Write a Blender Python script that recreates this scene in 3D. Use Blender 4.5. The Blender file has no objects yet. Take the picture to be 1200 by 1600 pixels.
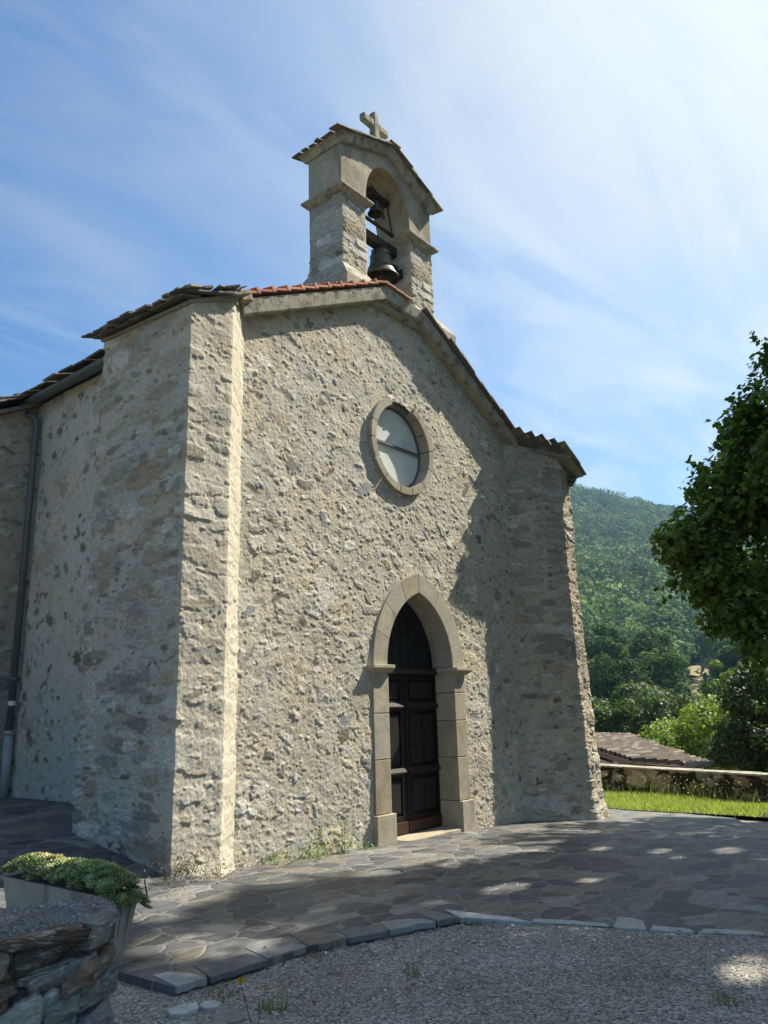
import bpy, math, random
import numpy as np
from mathutils import Vector, Matrix
from mathutils.geometry import tessellate_polygon
R_ = math.radians
S = bpy.context.scene
C = S.collection
# ------------------------------------------------------------------ camera
CAMP = np.array([-8.431, -6.396, 1.6])
RIGHT = np.array([0.638, -0.770, -0.027]); UP = np.array([-0.173, -0.178, 0.969]); FWD = np.array([0.751, 0.613, 0.247])
FWD /= np.linalg.norm(FWD); RIGHT -= FWD * (RIGHT @ FWD); RIGHT /= np.linalg.norm(RIGHT); UP = np.cross(RIGHT, FWD)
cam = bpy.data.cameras.new('camera'); cam.sensor_fit = 'VERTICAL'; cam.sensor_height = 36
cam.lens = 36 * 1208.55 / 1600; cam.clip_end = 5000; cam.clip_start = .05
camo = bpy.data.objects.new('camera', cam); C.objects.link(camo)
M4 = Matrix.Identity(4)
for i in range(3):
    M4[i][0] = RIGHT[i]; M4[i][1] = UP[i]; M4[i][2] = -FWD[i]; M4[i][3] = CAMP[i]
camo.matrix_world = M4
S.camera = camo
# ------------------------------------------------------------------ light
SUN_AZ = math.atan2(-0.37, 0.929); SUN_EL = R_(48)          # azimuth measured from +X towards +Y
SD = Vector((math.cos(SUN_AZ) * math.cos(SUN_EL), math.sin(SUN_AZ) * math.cos(SUN_EL), math.sin(SUN_EL)))
sl = bpy.data.lights.new('sun', 'SUN'); sl.energy = 5.0; sl.angle = R_(.55); sl.color = (1, .94, .81)
so = bpy.data.objects.new('sun', sl); C.objects.link(so)
so.rotation_euler = SD.to_track_quat('Z', 'Y').to_euler(); so.location = (20, -10, 30)
w = bpy.data.worlds.new('World'); S.world = w; w.use_nodes = True
nt = w.node_tree; N = nt.nodes; L = nt.links; N.clear()
def nd(t, **k):
    n = N.new(t)
    for a, b in k.items(): setattr(n, a, b)
    return n
wo = nd('ShaderNodeOutputWorld'); bg = nd('ShaderNodeBackground'); bg.inputs['Strength'].default_value = .057
sky = nd('ShaderNodeTexSky', sky_type='NISHITA', sun_disc=False)
sky.sun_elevation = SUN_EL; sky.sun_rotation = math.pi / 2 - SUN_AZ
sky.altitude = 300; sky.air_density = 1.25; sky.dust_density = 1.0; sky.ozone_density = 2.2
tc = nd('ShaderNodeTexCoord')
def vm(op, a, b=None):
    n = nd('ShaderNodeVectorMath', operation=op)
    for i, v in enumerate((a, b)):
        if v is None: continue
        if isinstance(v, (tuple, list)): n.inputs[i].default_value = v
        else: L.new(v, n.inputs[i])
    return n
def mt(op, a, b=None, clamp=False, c=None):
    n = nd('ShaderNodeMath', operation=op, use_clamp=clamp)
    for i, v in enumerate((a, b, c)):
        if v is None: continue
        if isinstance(v, (int, float)): n.inputs[i].default_value = v
        else: L.new(v, n.inputs[i])
    return n.outputs[0]
dirv = tc.outputs['Generated']
sep = nd('ShaderNodeSeparateXYZ'); L.new(dirv, sep.inputs[0])
zz = mt('MAXIMUM', sep.outputs[2], .05)
pl = nd('ShaderNodeCombineXYZ'); L.new(mt('DIVIDE', sep.outputs[0], zz), pl.inputs[0]); L.new(mt('DIVIDE', sep.outputs[1], zz), pl.inputs[1])
mp = nd('ShaderNodeMapping'); L.new(pl.outputs[0], mp.inputs[0]); mp.inputs['Rotation'].default_value = (0, 0, R_(38)); mp.inputs['Scale'].default_value = (.8, 2.3, 1)
n1 = nd('ShaderNodeTexNoise'); L.new(mp.outputs[0], n1.inputs[0]); n1.inputs['Scale'].default_value = 1.1; n1.inputs['Detail'].default_value = 8; n1.inputs['Roughness'].default_value = .58; n1.inputs['Distortion'].default_value = .5
mp2 = nd('ShaderNodeMapping'); L.new(pl.outputs[0], mp2.inputs[0]); mp2.inputs['Rotation'].default_value = (0, 0, R_(38)); mp2.inputs['Scale'].default_value = (.5, 1.0, 1)
n2 = nd('ShaderNodeTexNoise'); L.new(mp2.outputs[0], n2.inputs[0]); n2.inputs['Scale'].default_value = .7; n2.inputs['Detail'].default_value = 3
sd = vm('DOT_PRODUCT', dirv, tuple(SD)); dots = mt('MAXIMUM', sd.outputs['Value'], 0)
GLOWD = Vector((0.807, -0.170, 0.565)).normalized()
near = mt('POWER', dots, 4.0)
clo = mt('MULTIPLY', mt('MULTIPLY', mt('SUBTRACT', n1.outputs[0], .43, True), 4.6, True), mt('ADD', mt('MULTIPLY', mt('SUBTRACT', n2.outputs[0], .4, True), 2.2, True), .10, True))
cf = mt('MULTIPLY', clo, mt('ADD', mt('MULTIPLY', near, 3.0), .55), True)
haze = mt('MULTIPLY', mt('POWER', dots, 4.2), 1.4, True)
haze = mt('MULTIPLY', haze, mt('ADD', mt('MULTIPLY', n1.outputs[0], 1.2), .40), True)
tot = mt('ADD', mt('MULTIPLY', cf, mt('SUBTRACT', 1.0, haze)), haze, True)
tint = vm('MULTIPLY', sky.outputs[0], (.52, .93, 1.32))
mx = nd('ShaderNodeMix', data_type='RGBA'); L.new(tot, mx.inputs['Factor']); L.new(tint.outputs[0], mx.inputs['A']); mx.inputs['B'].default_value = (7.6, 7.9, 7.8, 1)
L.new(mx.outputs['Result'], bg.inputs[0]); L.new(bg.outputs[0], wo.inputs[0])
S.view_settings.view_transform = 'Standard'; S.view_settings.look = 'None'; S.view_settings.gamma = 1; S.view_settings.exposure = 1.02
S.cycles.max_bounces = 6; S.cycles.transparent_max_bounces = 8; S.cycles.volume_bounces = 0
S.cycles.use_denoising = True; S.cycles.caustics_reflective = False; S.cycles.caustics_refractive = False

# ================================================================== helpers
rng = np.random.default_rng(7); random.seed(5)
def sm(t): t = np.clip(t, 0, 1); return t * t * (3 - 2 * t)
def fnoise(h, w, cell, octs=4, seed=0, rough=.5, ax=1.0):
    """fractal value noise image (-1..1), cell = size in pixels of the first octave; ax stretches along the width"""
    r = np.random.default_rng(seed); out = np.zeros((h, w), np.float32); amp = 1; tot = 0
    for o in range(octs):
        cy = max(cell / 2**o, 1.0); cx = cy * ax
        gh = int(h / cy) + 3; gw = int(w / cx) + 3
        g = r.uniform(-1, 1, (gh, gw)).astype(np.float32)
        y = np.arange(h) / cy; x = np.arange(w) / cx
        y0 = y.astype(int); x0 = x.astype(int); fy = sm(y - y0)[:, None]; fx = sm(x - x0)[None]
        a = g[y0][:, x0]; b = g[y0][:, x0 + 1]; c = g[y0 + 1][:, x0]; d = g[y0 + 1][:, x0 + 1]
        out += amp * ((a * (1 - fx) + b * fx) * (1 - fy) + (c * (1 - fx) + d * fx) * fy); tot += amp; amp *= rough
        if cy <= 1: break
    return out / tot
def rubble(W, H, res, seed, groups, mortar=(.42, .37, .28), rough=.004, wav=.012, mort_var=.16, sag=0):
    """height (m) and colour images of a rubble wall W x H metres; groups = list of dicts of stones"""
    r = np.random.default_rng(seed); w = int(W / res) + 2; h = int(H / res) + 2
    Hm = np.zeros((h, w), np.float32); col = np.ones((h, w, 3), np.float32) * np.array(mortar, np.float32)
    lf = fnoise(h, w, .9 / res, 4, seed + 1); col *= (1 + mort_var * lf)[..., None]
    lf2 = fnoise(h, w, .5 / res, 4, seed + 2)
    col *= 1 + lf2[..., None] * np.array([.10, .02, -.10], np.float32)
    edge = fnoise(h, w, .05 / res, 4, seed + 3, .65); fine = fnoise(h, w, .02 / res, 3, seed + 4, .6)
    stri = fnoise(h, w, .018 / res, 2, seed + 8, .6, 5)
    for g in groups:
        n = int(g['n'] * W * H)
        for _ in range(n):
            Ln = g['len'] * math.exp(r.normal(0, g.get('sd', .4))) / res / 2
            B = Ln / max(1.05, r.normal(g['asp'], g['asp'] * .3)); a = math.radians(r.normal(g.get('ang', 0), g.get('asd', 20)))
            cx = r.uniform(0, w); cy = r.uniform(0, h)
            rad = int(Ln * 1.35 + 2); x0 = max(0, int(cx) - rad); x1 = min(w, int(cx) + rad); y0 = max(0, int(cy) - rad); y1 = min(h, int(cy) + rad)
            if x1 - x0 < 2 or y1 - y0 < 2: continue
            X = np.arange(x0, x1)[None] - cx; Y = np.arange(y0, y1)[:, None] - cy
            u = (X * math.cos(a) + Y * math.sin(a)) / Ln; v = (-X * math.sin(a) + Y * math.cos(a)) / B
            p = g.get('p', 2.6); rr = (np.abs(u)**p + np.abs(v)**p)**(1 / p) + edge[y0:y1, x0:x1] * g.get('jag', .45)
            m = sm((1 - rr) / g.get('soft', .3))
            amp = g['amp'] * r.uniform(.35, 1.3)
            hh = amp * m * (1 + .55 * r.uniform(-1, 1) * u + .55 * r.uniform(-1, 1) * v)
            cur = Hm[y0:y1, x0:x1]; k = hh > cur - (g.get('over', 0) * m); k &= m > .02
            Hm[y0:y1, x0:x1] = np.where(k, np.maximum(hh, cur * .3), cur)
            c = np.array(g['pal'][r.integers(len(g['pal']))], np.float32) * r.uniform(.8, 1.2)
            mm = (m * g.get('cov', .85) * k)[..., None]
            cc = c * (1 + .28 * stri[y0:y1, x0:x1] + .18 * fine[y0:y1, x0:x1])[..., None]
            col[y0:y1, x0:x1] = col[y0:y1, x0:x1] * (1 - mm) + cc * mm
    Hm += wav * fnoise(h, w, .55 / res, 3, seed + 5) + rough * fnoise(h, w, .05 / res, 4, seed + 6, .75) + rough * .8 * fine
    return Hm, np.clip(col, .01, .9)
def bil(img, x, y):
    h, w = img.shape[:2]; x = np.clip(x, 0, w - 1.001); y = np.clip(y, 0, h - 1.001)
    x0 = x.astype(int); y0 = y.astype(int); fx = x - x0; fy = y - y0
    if img.ndim == 3: fx = fx[..., None]; fy = fy[..., None]
    return (img[y0, x0] * (1 - fx) + img[y0, x0 + 1] * fx) * (1 - fy) + (img[y0 + 1, x0] * (1 - fx) + img[y0 + 1, x0 + 1] * fx) * fy
def npmesh(name, verts, faces, mat, col=None, smooth=False, ngon=None):
    """faces: (n,k) int array"""
    me = bpy.data.meshes.new(name); verts = np.asarray(verts, np.float32); faces = np.asarray(faces, np.int32)
    me.vertices.add(len(verts)); me.vertices.foreach_set('co', verts.ravel())
    k = faces.shape[1]; me.loops.add(faces.size); me.loops.foreach_set('vertex_index', faces.ravel())
    me.polygons.add(len(faces)); me.polygons.foreach_set('loop_start', np.arange(0, faces.size, k, dtype=np.int32))
    me.polygons.foreach_set('loop_total', np.full(len(faces), k, np.int32))
    me.update(calc_edges=True)
    if col is not None:
        at = me.color_attributes.new('Col', 'FLOAT_COLOR', 'POINT')
        at.data.foreach_set('color', np.concatenate([col, np.ones((len(col), 1))], 1).astype(np.float32).ravel())
    if smooth: me.polygons.foreach_set('use_smooth', np.ones(len(faces), bool))
    if mat: me.materials.append(mat)
    return me
class MB:
    """collects simple solids (convex hull-ish boxes, prisms, tubes) into one mesh with a colour per vertex"""
    def __init__(s): s.v = []; s.f = []; s.c = []
    def add(s, v, f, c=(.5, .5, .5)):
        o = len(s.v); s.v += [tuple(map(float, p)) for p in v]; s.f += [tuple(i + o for i in q) for q in f]; s.c += [tuple(c)] * len(v)
    def hexa(s, p, c=(.5, .5, .5)):   # p: 4 bottom + 4 top
        s.add(p, [(3, 2, 1, 0), (4, 5, 6, 7), (0, 1, 5, 4), (1, 2, 6, 5), (2, 3, 7, 6), (3, 0, 4, 7)], c)
    def box(s, x0, x1, y0, y1, z0, z1, c=(.5, .5, .5)):
        s.hexa([(x0, y0, z0), (x1, y0, z0), (x1, y1, z0), (x0, y1, z0), (x0, y0, z1), (x1, y0, z1), (x1, y1, z1), (x0, y1, z1)], c)
    def prism(s, poly, f0, f1, c=(.5, .5, .5)):   # poly 2D; f0,f1: map 2D -> 3D for the two ends
        n = len(poly); a = [f0(*p) for p in poly]; b = [f1(*p) for p in poly]
        tri = tessellate_polygon([[Vector((p[0], p[1], 0)) for p in poly]])
        s.add(a + b, [tuple(t) for t in tri] + [tuple(n + i for i in reversed(t)) for t in tri] + [(i, (i + 1) % n, n + (i + 1) % n, n + i) for i in range(n)], c)
    def tube(s, pts, r, seg=10, c=(.5, .5, .5), cap=True):
        pts = [Vector(p) for p in pts]; rs = r if isinstance(r, (list, tuple)) else [r] * len(pts); v = []; f = []
        ref = Vector((.3, .5, .81)).normalized()
        for i, p in enumerate(pts):
            t = (pts[min(i + 1, len(pts) - 1)] - pts[max(i - 1, 0)]).normalized()
            a = t.cross(ref).normalized(); b = t.cross(a)
            v += [p + (a * math.cos(2 * math.pi * k / seg) + b * math.sin(2 * math.pi * k / seg)) * rs[i] for k in range(seg)]
        for i in range(len(pts) - 1):
            f += [(i * seg + k, i * seg + (k + 1) % seg, (i + 1) * seg + (k + 1) % seg, (i + 1) * seg + k) for k in range(seg)]
        if cap: f += [tuple(range(seg - 1, -1, -1)), tuple(range((len(pts) - 1) * seg, len(pts) * seg))]
        s.add(v, f, c)
    def lathe(s, prof, cx, cy, seg=28, c=(.5, .5, .5)):
        v = []; f = []
        for (r, z) in prof: v += [(cx + r * math.cos(2 * math.pi * k / seg), cy + r * math.sin(2 * math.pi * k / seg), z) for k in range(seg)]
        for i in range(len(prof) - 1): f += [(i * seg + k, i * seg + (k + 1) % seg, (i + 1) * seg + (k + 1) % seg, (i + 1) * seg + k) for k in range(seg)]
        s.add(v, f, c)
    def mesh(s, name, mat, smooth=False):
        me = bpy.data.meshes.new(name); me.from_pydata(s.v, [], s.f); me.update()
        import bmesh
        bm = bmesh.new(); bm.from_mesh(me); bmesh.ops.recalc_face_normals(bm, faces=bm.faces); bm.to_mesh(me); bm.free()
        at = me.color_attributes.new('Col', 'FLOAT_COLOR', 'POINT')
        at.data.foreach_set('color', np.concatenate([np.array(s.c), np.ones((len(s.c), 1))], 1).astype(np.float32).ravel())
        if smooth: me.polygons.foreach_set('use_smooth', np.ones(len(me.polygons), bool))
        me.materials.append(mat); return me
def tag(o, label=None, cat=None, group=None, kind=None):
    if label: o['label'] = label
    if cat: o['category'] = cat
    if group: o['group'] = group
    if kind: o['kind'] = kind
    return o
def thing(name, label, cat, loc=(0, 0, 0), group=None):
    o = bpy.data.objects.new(name, None); C.objects.link(o); o.location = loc; o.empty_display_size = .2
    return tag(o, label, cat, group)
def link(name, me, parent=None, bevel=None, label=None, local=False):
    """mesh in world coordinates; its parent Empty may stand elsewhere"""
    o = bpy.data.objects.new(name, me); C.objects.link(o)
    if parent is not None:
        o.parent = parent
        if parent.type == 'EMPTY' and not local: o.location = -Vector(parent.location)
    if bevel:
        m = o.modifiers.new('bevel', 'BEVEL'); m.width = bevel; m.segments = 2; m.limit_method = 'ANGLE'; m.angle_limit = R_(35)
    if label: o['label'] = label
    return o
def ray_pt(u, v, dist):
    """world point seen at photo pixel (u,v), horizontal distance dist from the camera station (used once to survey far ground points)"""
    d = RIGHT * (u - 600) - UP * (v - 800) + FWD * 1208.55
    return CAMP + d / math.hypot(d[0], d[1]) * dist

# ================================================================== materials
def mat(name, base=(.5, .5, .5), rough=.9, attr=False, noise=None, bump=None, spec=.3, metal=0, var=0, stain=None, transl=0, obj=True):
    """noise=(scale,amount) colour mottling; bump=[(scale,strength,distance),...]; stain=(scale,colour,threshold,amount)"""
    m = bpy.data.materials.new(name); m.use_nodes = True; t = m.node_tree; b = t.nodes['Principled BSDF']
    b.inputs['Roughness'].default_value = rough; b.inputs['Specular IOR Level'].default_value = spec; b.inputs['Metallic'].default_value = metal
    co = t.nodes.new('ShaderNodeTexCoord').outputs['Object']
    def mul(a, fac_socket, lo, hi):
        mr = t.nodes.new('ShaderNodeMapRange'); t.links.new(fac_socket, mr.inputs[0]); mr.inputs[1].default_value = .25; mr.inputs[2].default_value = .75; mr.inputs[3].default_value = lo; mr.inputs[4].default_value = hi
        vmn = t.nodes.new('ShaderNodeVectorMath'); vmn.operation = 'SCALE'; t.links.new(a, vmn.inputs[0]); t.links.new(mr.outputs[0], vmn.inputs['Scale']); return vmn.outputs[0]
    if attr:
        at = t.nodes.new('ShaderNodeAttribute'); at.attribute_name = 'Col'; cur = at.outputs['Color']
    else:
        rgb = t.nodes.new('ShaderNodeRGB'); rgb.outputs[0].default_value = (*base, 1); cur = rgb.outputs[0]
    for sc, am in (noise or []):
        n = t.nodes.new('ShaderNodeTexNoise'); n.inputs['Scale'].default_value = sc; n.inputs['Detail'].default_value = 6; n.inputs['Roughness'].default_value = .65; t.links.new(co, n.inputs[0])
        cur = mul(cur, n.outputs[0], 1 - am, 1 + am)
    for (sc, colr, th, am, st) in (stain or []):
        mpn = t.nodes.new('ShaderNodeMapping'); mpn.inputs['Scale'].default_value = st; t.links.new(co, mpn.inputs[0])
        n = t.nodes.new('ShaderNodeTexNoise'); n.inputs['Scale'].default_value = sc; n.inputs['Detail'].default_value = 8; n.inputs['Roughness'].default_value = .7; t.links.new(mpn.outputs[0], n.inputs[0])
        mr = t.nodes.new('ShaderNodeMapRange'); t.links.new(n.outputs[0], mr.inputs[0]); mr.inputs[1].default_value = th; mr.inputs[2].default_value = th + .1; mr.inputs[4].default_value = am
        mxn = t.nodes.new('ShaderNodeMix'); mxn.data_type = 'RGBA'; t.links.new(mr.outputs[0], mxn.inputs['Factor']); t.links.new(cur, mxn.inputs['A']); mxn.inputs['B'].default_value = (*colr, 1); cur = mxn.outputs['Result']
    t.links.new(cur, b.inputs['Base Color'])
    prev = None
    for sc, st, di in (bump or []):
        n = t.nodes.new('ShaderNodeTexNoise'); n.inputs['Scale'].default_value = sc; n.inputs['Detail'].default_value = 5; n.inputs['Roughness'].default_value = .65; t.links.new(co, n.inputs[0])
        bp = t.nodes.new('ShaderNodeBump'); bp.inputs['Strength'].default_value = st; bp.inputs['Distance'].default_value = di; t.links.new(n.outputs[0], bp.inputs['Height'])
        if prev: t.links.new(prev, bp.inputs['Normal'])
        prev = bp.outputs[0]
    if prev: t.links.new(prev, b.inputs['Normal'])
    if transl:
        tr = t.nodes.new('ShaderNodeBsdfTranslucent'); mxs = t.nodes.new('ShaderNodeMixShader'); mxs.inputs[0].default_value = transl
        g = t.nodes.new('ShaderNodeVectorMath'); g.operation = 'MULTIPLY'; t.links.new(cur, g.inputs[0]); g.inputs[1].default_value = (1.3, 1.5, .5); t.links.new(g.outputs[0], tr.inputs[0])
        t.links.new(b.outputs[0], mxs.inputs[1]); t.links.new(tr.outputs[0], mxs.inputs[2]); t.links.new(mxs.outputs[0], t.nodes['Material Output'].inputs[0])
    return m
m_rub = mat('rubble_masonry', attr=True, rough=.95, spec=.15, noise=[(70, .25), (9, .14), (28, .16), (220, .2)], bump=[(90, .8, .009), (260, .6, .004)])
m_plaster = mat('old_render', (.40, .35, .26), rough=.95, spec=.15, noise=[(3, .2), (25, .2), (120, .15)], bump=[(12, .4, .015), (60, .6, .005), (260, .4, .003)], stain=[(2.6, (.18, .16, .115), .50, .6, (1, 1, .35)), (9, (.5, .47, .38), .6, .4, (1, 1, 1))])
m_ashlar = mat('dressed_sandstone', attr=True, rough=.9, spec=.2, noise=[(5, .22), (40, .16)], bump=[(30, .4, .006), (170, .4, .002)], stain=[(3, (.20, .15, .09), .56, .45, (1, 1, .5))])
m_slate = mat('slate_slabs', attr=True, rough=.75, spec=.35, noise=[(14, .3)], bump=[(25, .5, .01), (120, .3, .003)], stain=[(9, (.33, .32, .24), .6, .5, (1, 1, 1))])
m_tile = mat('terracotta', attr=True, rough=.85, noise=[(12, .22)], bump=[(60, .3, .003)], stain=[(14, (.20, .13, .09), .58, .5, (1, 1, 1))])
m_conc = mat('weathered_concrete', (.38, .345, .27), rough=.92, spec=.2, noise=[(4, .25), (40, .22), (160, .18)], bump=[(14, .5, .02), (60, .6, .006)], stain=[(6, (.12, .11, .085), .50, .7, (1, 1, 1)), (11, (.50, .49, .42), .6, .5, (1, 1, 1))])
m_wood = mat('dark_door_wood', attr=True, rough=.6, spec=.22, noise=[(7, .25)], bump=[(40, .25, .002)])
m_iron = mat('rusty_iron', (.07, .035, .022), rough=.8, noise=[(30, .4)], bump=[(80, .4, .002)])
m_bronze = mat('bell_bronze', (.075, .075, .06), rough=.5, metal=.65, spec=.5, noise=[(12, .3)], bump=[(60, .15, .002)], stain=[(8, (.10, .13, .10), .55, .5, (1, 1, 1))])
m_black = mat('black_iron', (.03, .03, .03), rough=.6, noise=[(20, .3)])
m_gutter = mat('grey_painted_zinc', (.09, .11, .11), rough=.45, spec=.5, noise=[(6, .2)])
m_pipebase = mat('pale_grey_pipe', (.33, .34, .32), rough=.5, noise=[(8, .15)])
m_glass = mat('frosted_glass', (.70, .72, .66), rough=.22, spec=.7, noise=[(2.5, .12)], stain=[(3, (.5, .53, .48), .52, .5, (1, 1, .6))])
m_leaf = mat('leaf_green', attr=True, rough=.5, spec=.35, transl=.48)
m_far = mat('canopy_green', attr=True, rough=.9, spec=.1, transl=.16)
m_bark = mat('bark', (.12, .10, .075), rough=.95, noise=[(10, .35)], bump=[(20, .8, .02)])
m_col = mat('stone_colour', attr=True, rough=.85, spec=.3, noise=[(30, .2)], bump=[(70, .4, .004)])
m_fgw = mat('wall_schist', attr=True, rough=.8, spec=.35, noise=[(45, .25), (160, .2)], bump=[(70, .5, .005), (260, .4, .002)])
m_cap = mat('mortar_with_pebbles', attr=True, rough=.95, spec=.2, noise=[(120, .35)], bump=[(150, .6, .005)])
def glossy_box(): pass

# ================================================================== ground heights
def zg(x, y):
    x = np.asarray(x, float); y = np.asarray(y, float)
    z = -.04 * np.clip(x, -3.5, 6)
    wl = np.maximum(sm((-3.3 - x) / .7), sm((y - .8) / .6) * sm((-2.8 - x) / .4))
    return z + np.interp(y, [-1.5, -.29, 1.43, 2.8], [0, .10, .355, .49]) * wl
def zgr(x, y): return zg(x, y) - (.012 + .038 * sm((np.asarray(y, float) + 3.6) / .8))

# ================================================================== wall strips
def strip(name, path, z0f, z1f, res, hc, hres, mat_, closed=False, flip=1, hole=None, off=None, seed=0, zres=None):
    """vertical rubble skin along a plan path; flip=+1: outward is to the right of the walking direction"""
    P = np.array(path, float)
    if closed: P = np.vstack([P, P[:1]])
    seg = np.linalg.norm(np.diff(P, axis=0), axis=1); cum = np.concatenate([[0], np.cumsum(seg)]); Ltot = cum[-1]
    n = int(Ltot / res) + 1; s = np.linspace(0, Ltot, n + 1)
    s = np.sort(np.unique(np.concatenate([s, cum])))
    def pos(q): return np.stack([np.interp(q, cum, P[:, 0]), np.interp(q, cum, P[:, 1])], -1)
    def nrm(q):
        e = .025
        if closed: a = pos((q - e) % Ltot); b = pos((q + e) % Ltot)
        else: a = pos(np.clip(q - e, 0, Ltot)); b = pos(np.clip(q + e, 0, Ltot))
        t = b - a; t /= np.linalg.norm(t, axis=1)[:, None] + 1e-9
        return np.stack([t[:, 1], -t[:, 0]], -1) * flip
    p = pos(s); nn = nrm(s); z0 = np.array([z0f(q) for q in s]); z1 = np.array([z1f(q) for q in s])
    zr = zres or res; m = int((z1.max() - z0.min()) / zr); tt = np.linspace(0, 1, m + 1)
    Z = z0[None] + (z1 - z0)[None] * tt[:, None]; Sg = np.broadcast_to(s[None], Z.shape)
    Hm, col = hc; zb = z0.min()
    h = bil(Hm, Sg / hres, (Z - zb) / hres)
    if off is not None: h = h + off(Sg, Z)
    X = p[None, :, 0] + nn[None, :, 0] * h; Y = p[None, :, 1] + nn[None, :, 1] * h
    cc = bil(col, Sg / hres, (Z - zb) / hres)
    V = np.stack([X, Y, Z], -1).reshape(-1, 3); k = len(s)
    i = np.arange(m)[:, None] * k + np.arange(k - 1)[None]
    F = np.stack([i, i + 1, i + k + 1, i + k], -1).reshape(-1, 4)
    if flip < 0: F = F[:, ::-1]
    if hole is not None:
        sc = ((Sg[:-1, :-1] + Sg[1:, 1:]) / 2).ravel(); zc = ((Z[:-1, :-1] + Z[1:, 1:]) / 2).ravel()
        F = F[~hole(sc, zc)]
    return npmesh(name, V, F, mat_, cc.reshape(-1, 3), smooth=True)

PAL_F = [(.52, .48, .39), (.43, .41, .36), (.57, .53, .45), (.27, .28, .29), (.36, .33, .28), (.48, .38, .25), (.66, .63, .56), (.23, .21, .185)]
PAL_B = [(.35, .32, .26), (.43, .40, .33), (.26, .26, .245), (.38, .30, .20), (.47, .44, .37), (.19, .17, .14), (.30, .23, .155), (.52, .49, .42)]
CREV_SHADE = dict(n=26, len=.07, asp=3.2, amp=.004, pal=[(.10, .085, .065), (.14, .12, .09), (.20, .17, .13)], cov=.8, soft=.2, asd=22, jag=1.1, sd=.5)  # shade of small gaps put into the colour as dark marks; no pits cut

# ================================================================== CHURCH
church = thing('church', 'old rubble stone chapel with belfry gable, round window and pointed doorway', 'church')
RES = .0095
# facade: path along x at y=0; s = x + 3.12
FX0, FX1 = -3.14, 2.86
def verge_z(x): return np.interp(x, [-3.4, -.56, .40, 2.95], [6.02, 7.33, 7.30, 5.98])
def arch_half(z, hw, cx, Rr, zs):     # half width of a pointed arch at height z
    z = np.asarray(z, float); d = np.sqrt(np.maximum(Rr**2 - (z - zs)**2, 0)) - cx
    return np.where(z < zs, hw, d)
DC = .08; ZS = 2.13
def door_hole(s, z):
    x = s + FX0
    a = np.abs(x - DC) < arch_half(z, .86, .36, 1.22, ZS)
    o = (x + .19)**2 + (z - 5.205)**2 < .66**2
    return a | o
hc = rubble(6.2, 7.9, .008, 11, [
    dict(n=4, len=.26, asp=1.8, amp=.008, pal=PAL_F, cov=.3, soft=.5, asd=25, jag=.6),
    dict(n=30, len=.10, asp=1.9, amp=.003, pal=PAL_F, cov=.55, soft=.2, asd=24, jag=.8),
    dict(n=44, len=.07, asp=2.2, amp=.0075, pal=PAL_F, cov=.7, soft=.22, asd=24, ang=-4, jag=1.0),
    dict(n=12, len=.125, asp=2.3, amp=.010, pal=PAL_F, cov=.8, soft=.16, asd=24, ang=-6, jag=.9),
    CREV_SHADE, dict(n=200, len=.03, asp=1.9, amp=.0055, pal=PAL_F, cov=.65, soft=.35, asd=45, jag=1.0)],
    mortar=(.50, .45, .35), rough=.006, wav=.012)
o = link('facade_wall', strip('facade_wall', [(FX0, 0), (FX1, 0)], lambda s: -.3, lambda s: float(verge_z(s + FX0)) + .05, RES, hc, .008, m_rub, hole=door_hole), church)
# left corner buttress: nave wall -> left face -> canted end -> short return -> facade
BL = [(-3.28, 1.40), (-4.03, 1.36), (-4.03, -.29), (-3.48, -.29), (-3.06, .02)]
pal_bl = PAL_B
hb0 = hb = rubble(4.2, 6.9, .01, 21, [
    dict(n=11, len=.38, asp=3.2, amp=.016, pal=PAL_B, cov=.7, soft=.2, asd=5, p=3, jag=.35),
    dict(n=18, len=.24, asp=3.2, amp=.016, pal=PAL_B, cov=.75, soft=.2, asd=7, p=3, jag=.45),
    dict(n=40, len=.10, asp=2.4, amp=.014, pal=PAL_B, cov=.8, soft=.2, asd=14, jag=.8), CREV_SHADE],
    mortar=(.48, .43, .34), rough=.009, wav=.014)
hbH, hbC = hb; i0, i1 = 293, 352      # the short return carries a smoother lime render
hbH[:, 236:i0] *= .62; hbC[:, 236:i0] = hbC[:, 236:i0] * .6 + np.array([.52, .47, .37]) * .4
hbH[:, i0:i1] = hbH[:, i0:i1] * .45; hbC[:, i0:i1] = hbC[:, i0:i1] * .3 + np.array([.56, .51, .40]) * .7
def foot(s, z): return .05 * sm((.35 - z) / .5)
link('buttress', strip('buttress', BL, lambda s: -.1, lambda s: float(np.interp(s, [0, .75, 2.4, 2.95, 3.5], [6.2, 5.90, 5.78, 6.0, 6.12])), RES, hb, .01, m_rub, off=foot), church)
# right corner buttress, set at forty-five degrees
BR = [(2.58, .15), (3.43, -.66), (3.84, -.62), (3.9, .3), (3.6, .62)]
def brz(s): return float(np.interp(s, [0, 1.17, 1.58, 2.5], [6.10, 5.76, 5.62, 5.56]))
hb2 = rubble(3.2, 6.9, .01, 31, [
    dict(n=10, len=.34, asp=3.2, amp=.014, pal=PAL_B, cov=.6, soft=.2, asd=5, p=3, jag=.35),
    dict(n=16, len=.2, asp=2.8, amp=.018, pal=PAL_B, cov=.5, soft=.3, asd=7, p=3, jag=.45),
    dict(n=40, len=.10, asp=2.2, amp=.014, pal=PAL_B, cov=.75, soft=.2, asd=14, jag=.8), CREV_SHADE],
    mortar=(.46, .395, .29), rough=.009, wav=.016)
link('buttress', strip('buttress', BR, lambda s: -.4, brz, RES, hb2, .01, m_rub, off=lambda s, z: .13 * sm((3.5 - z) / 5) + .06 * sm((.3 - z) / .6)), church)
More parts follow.
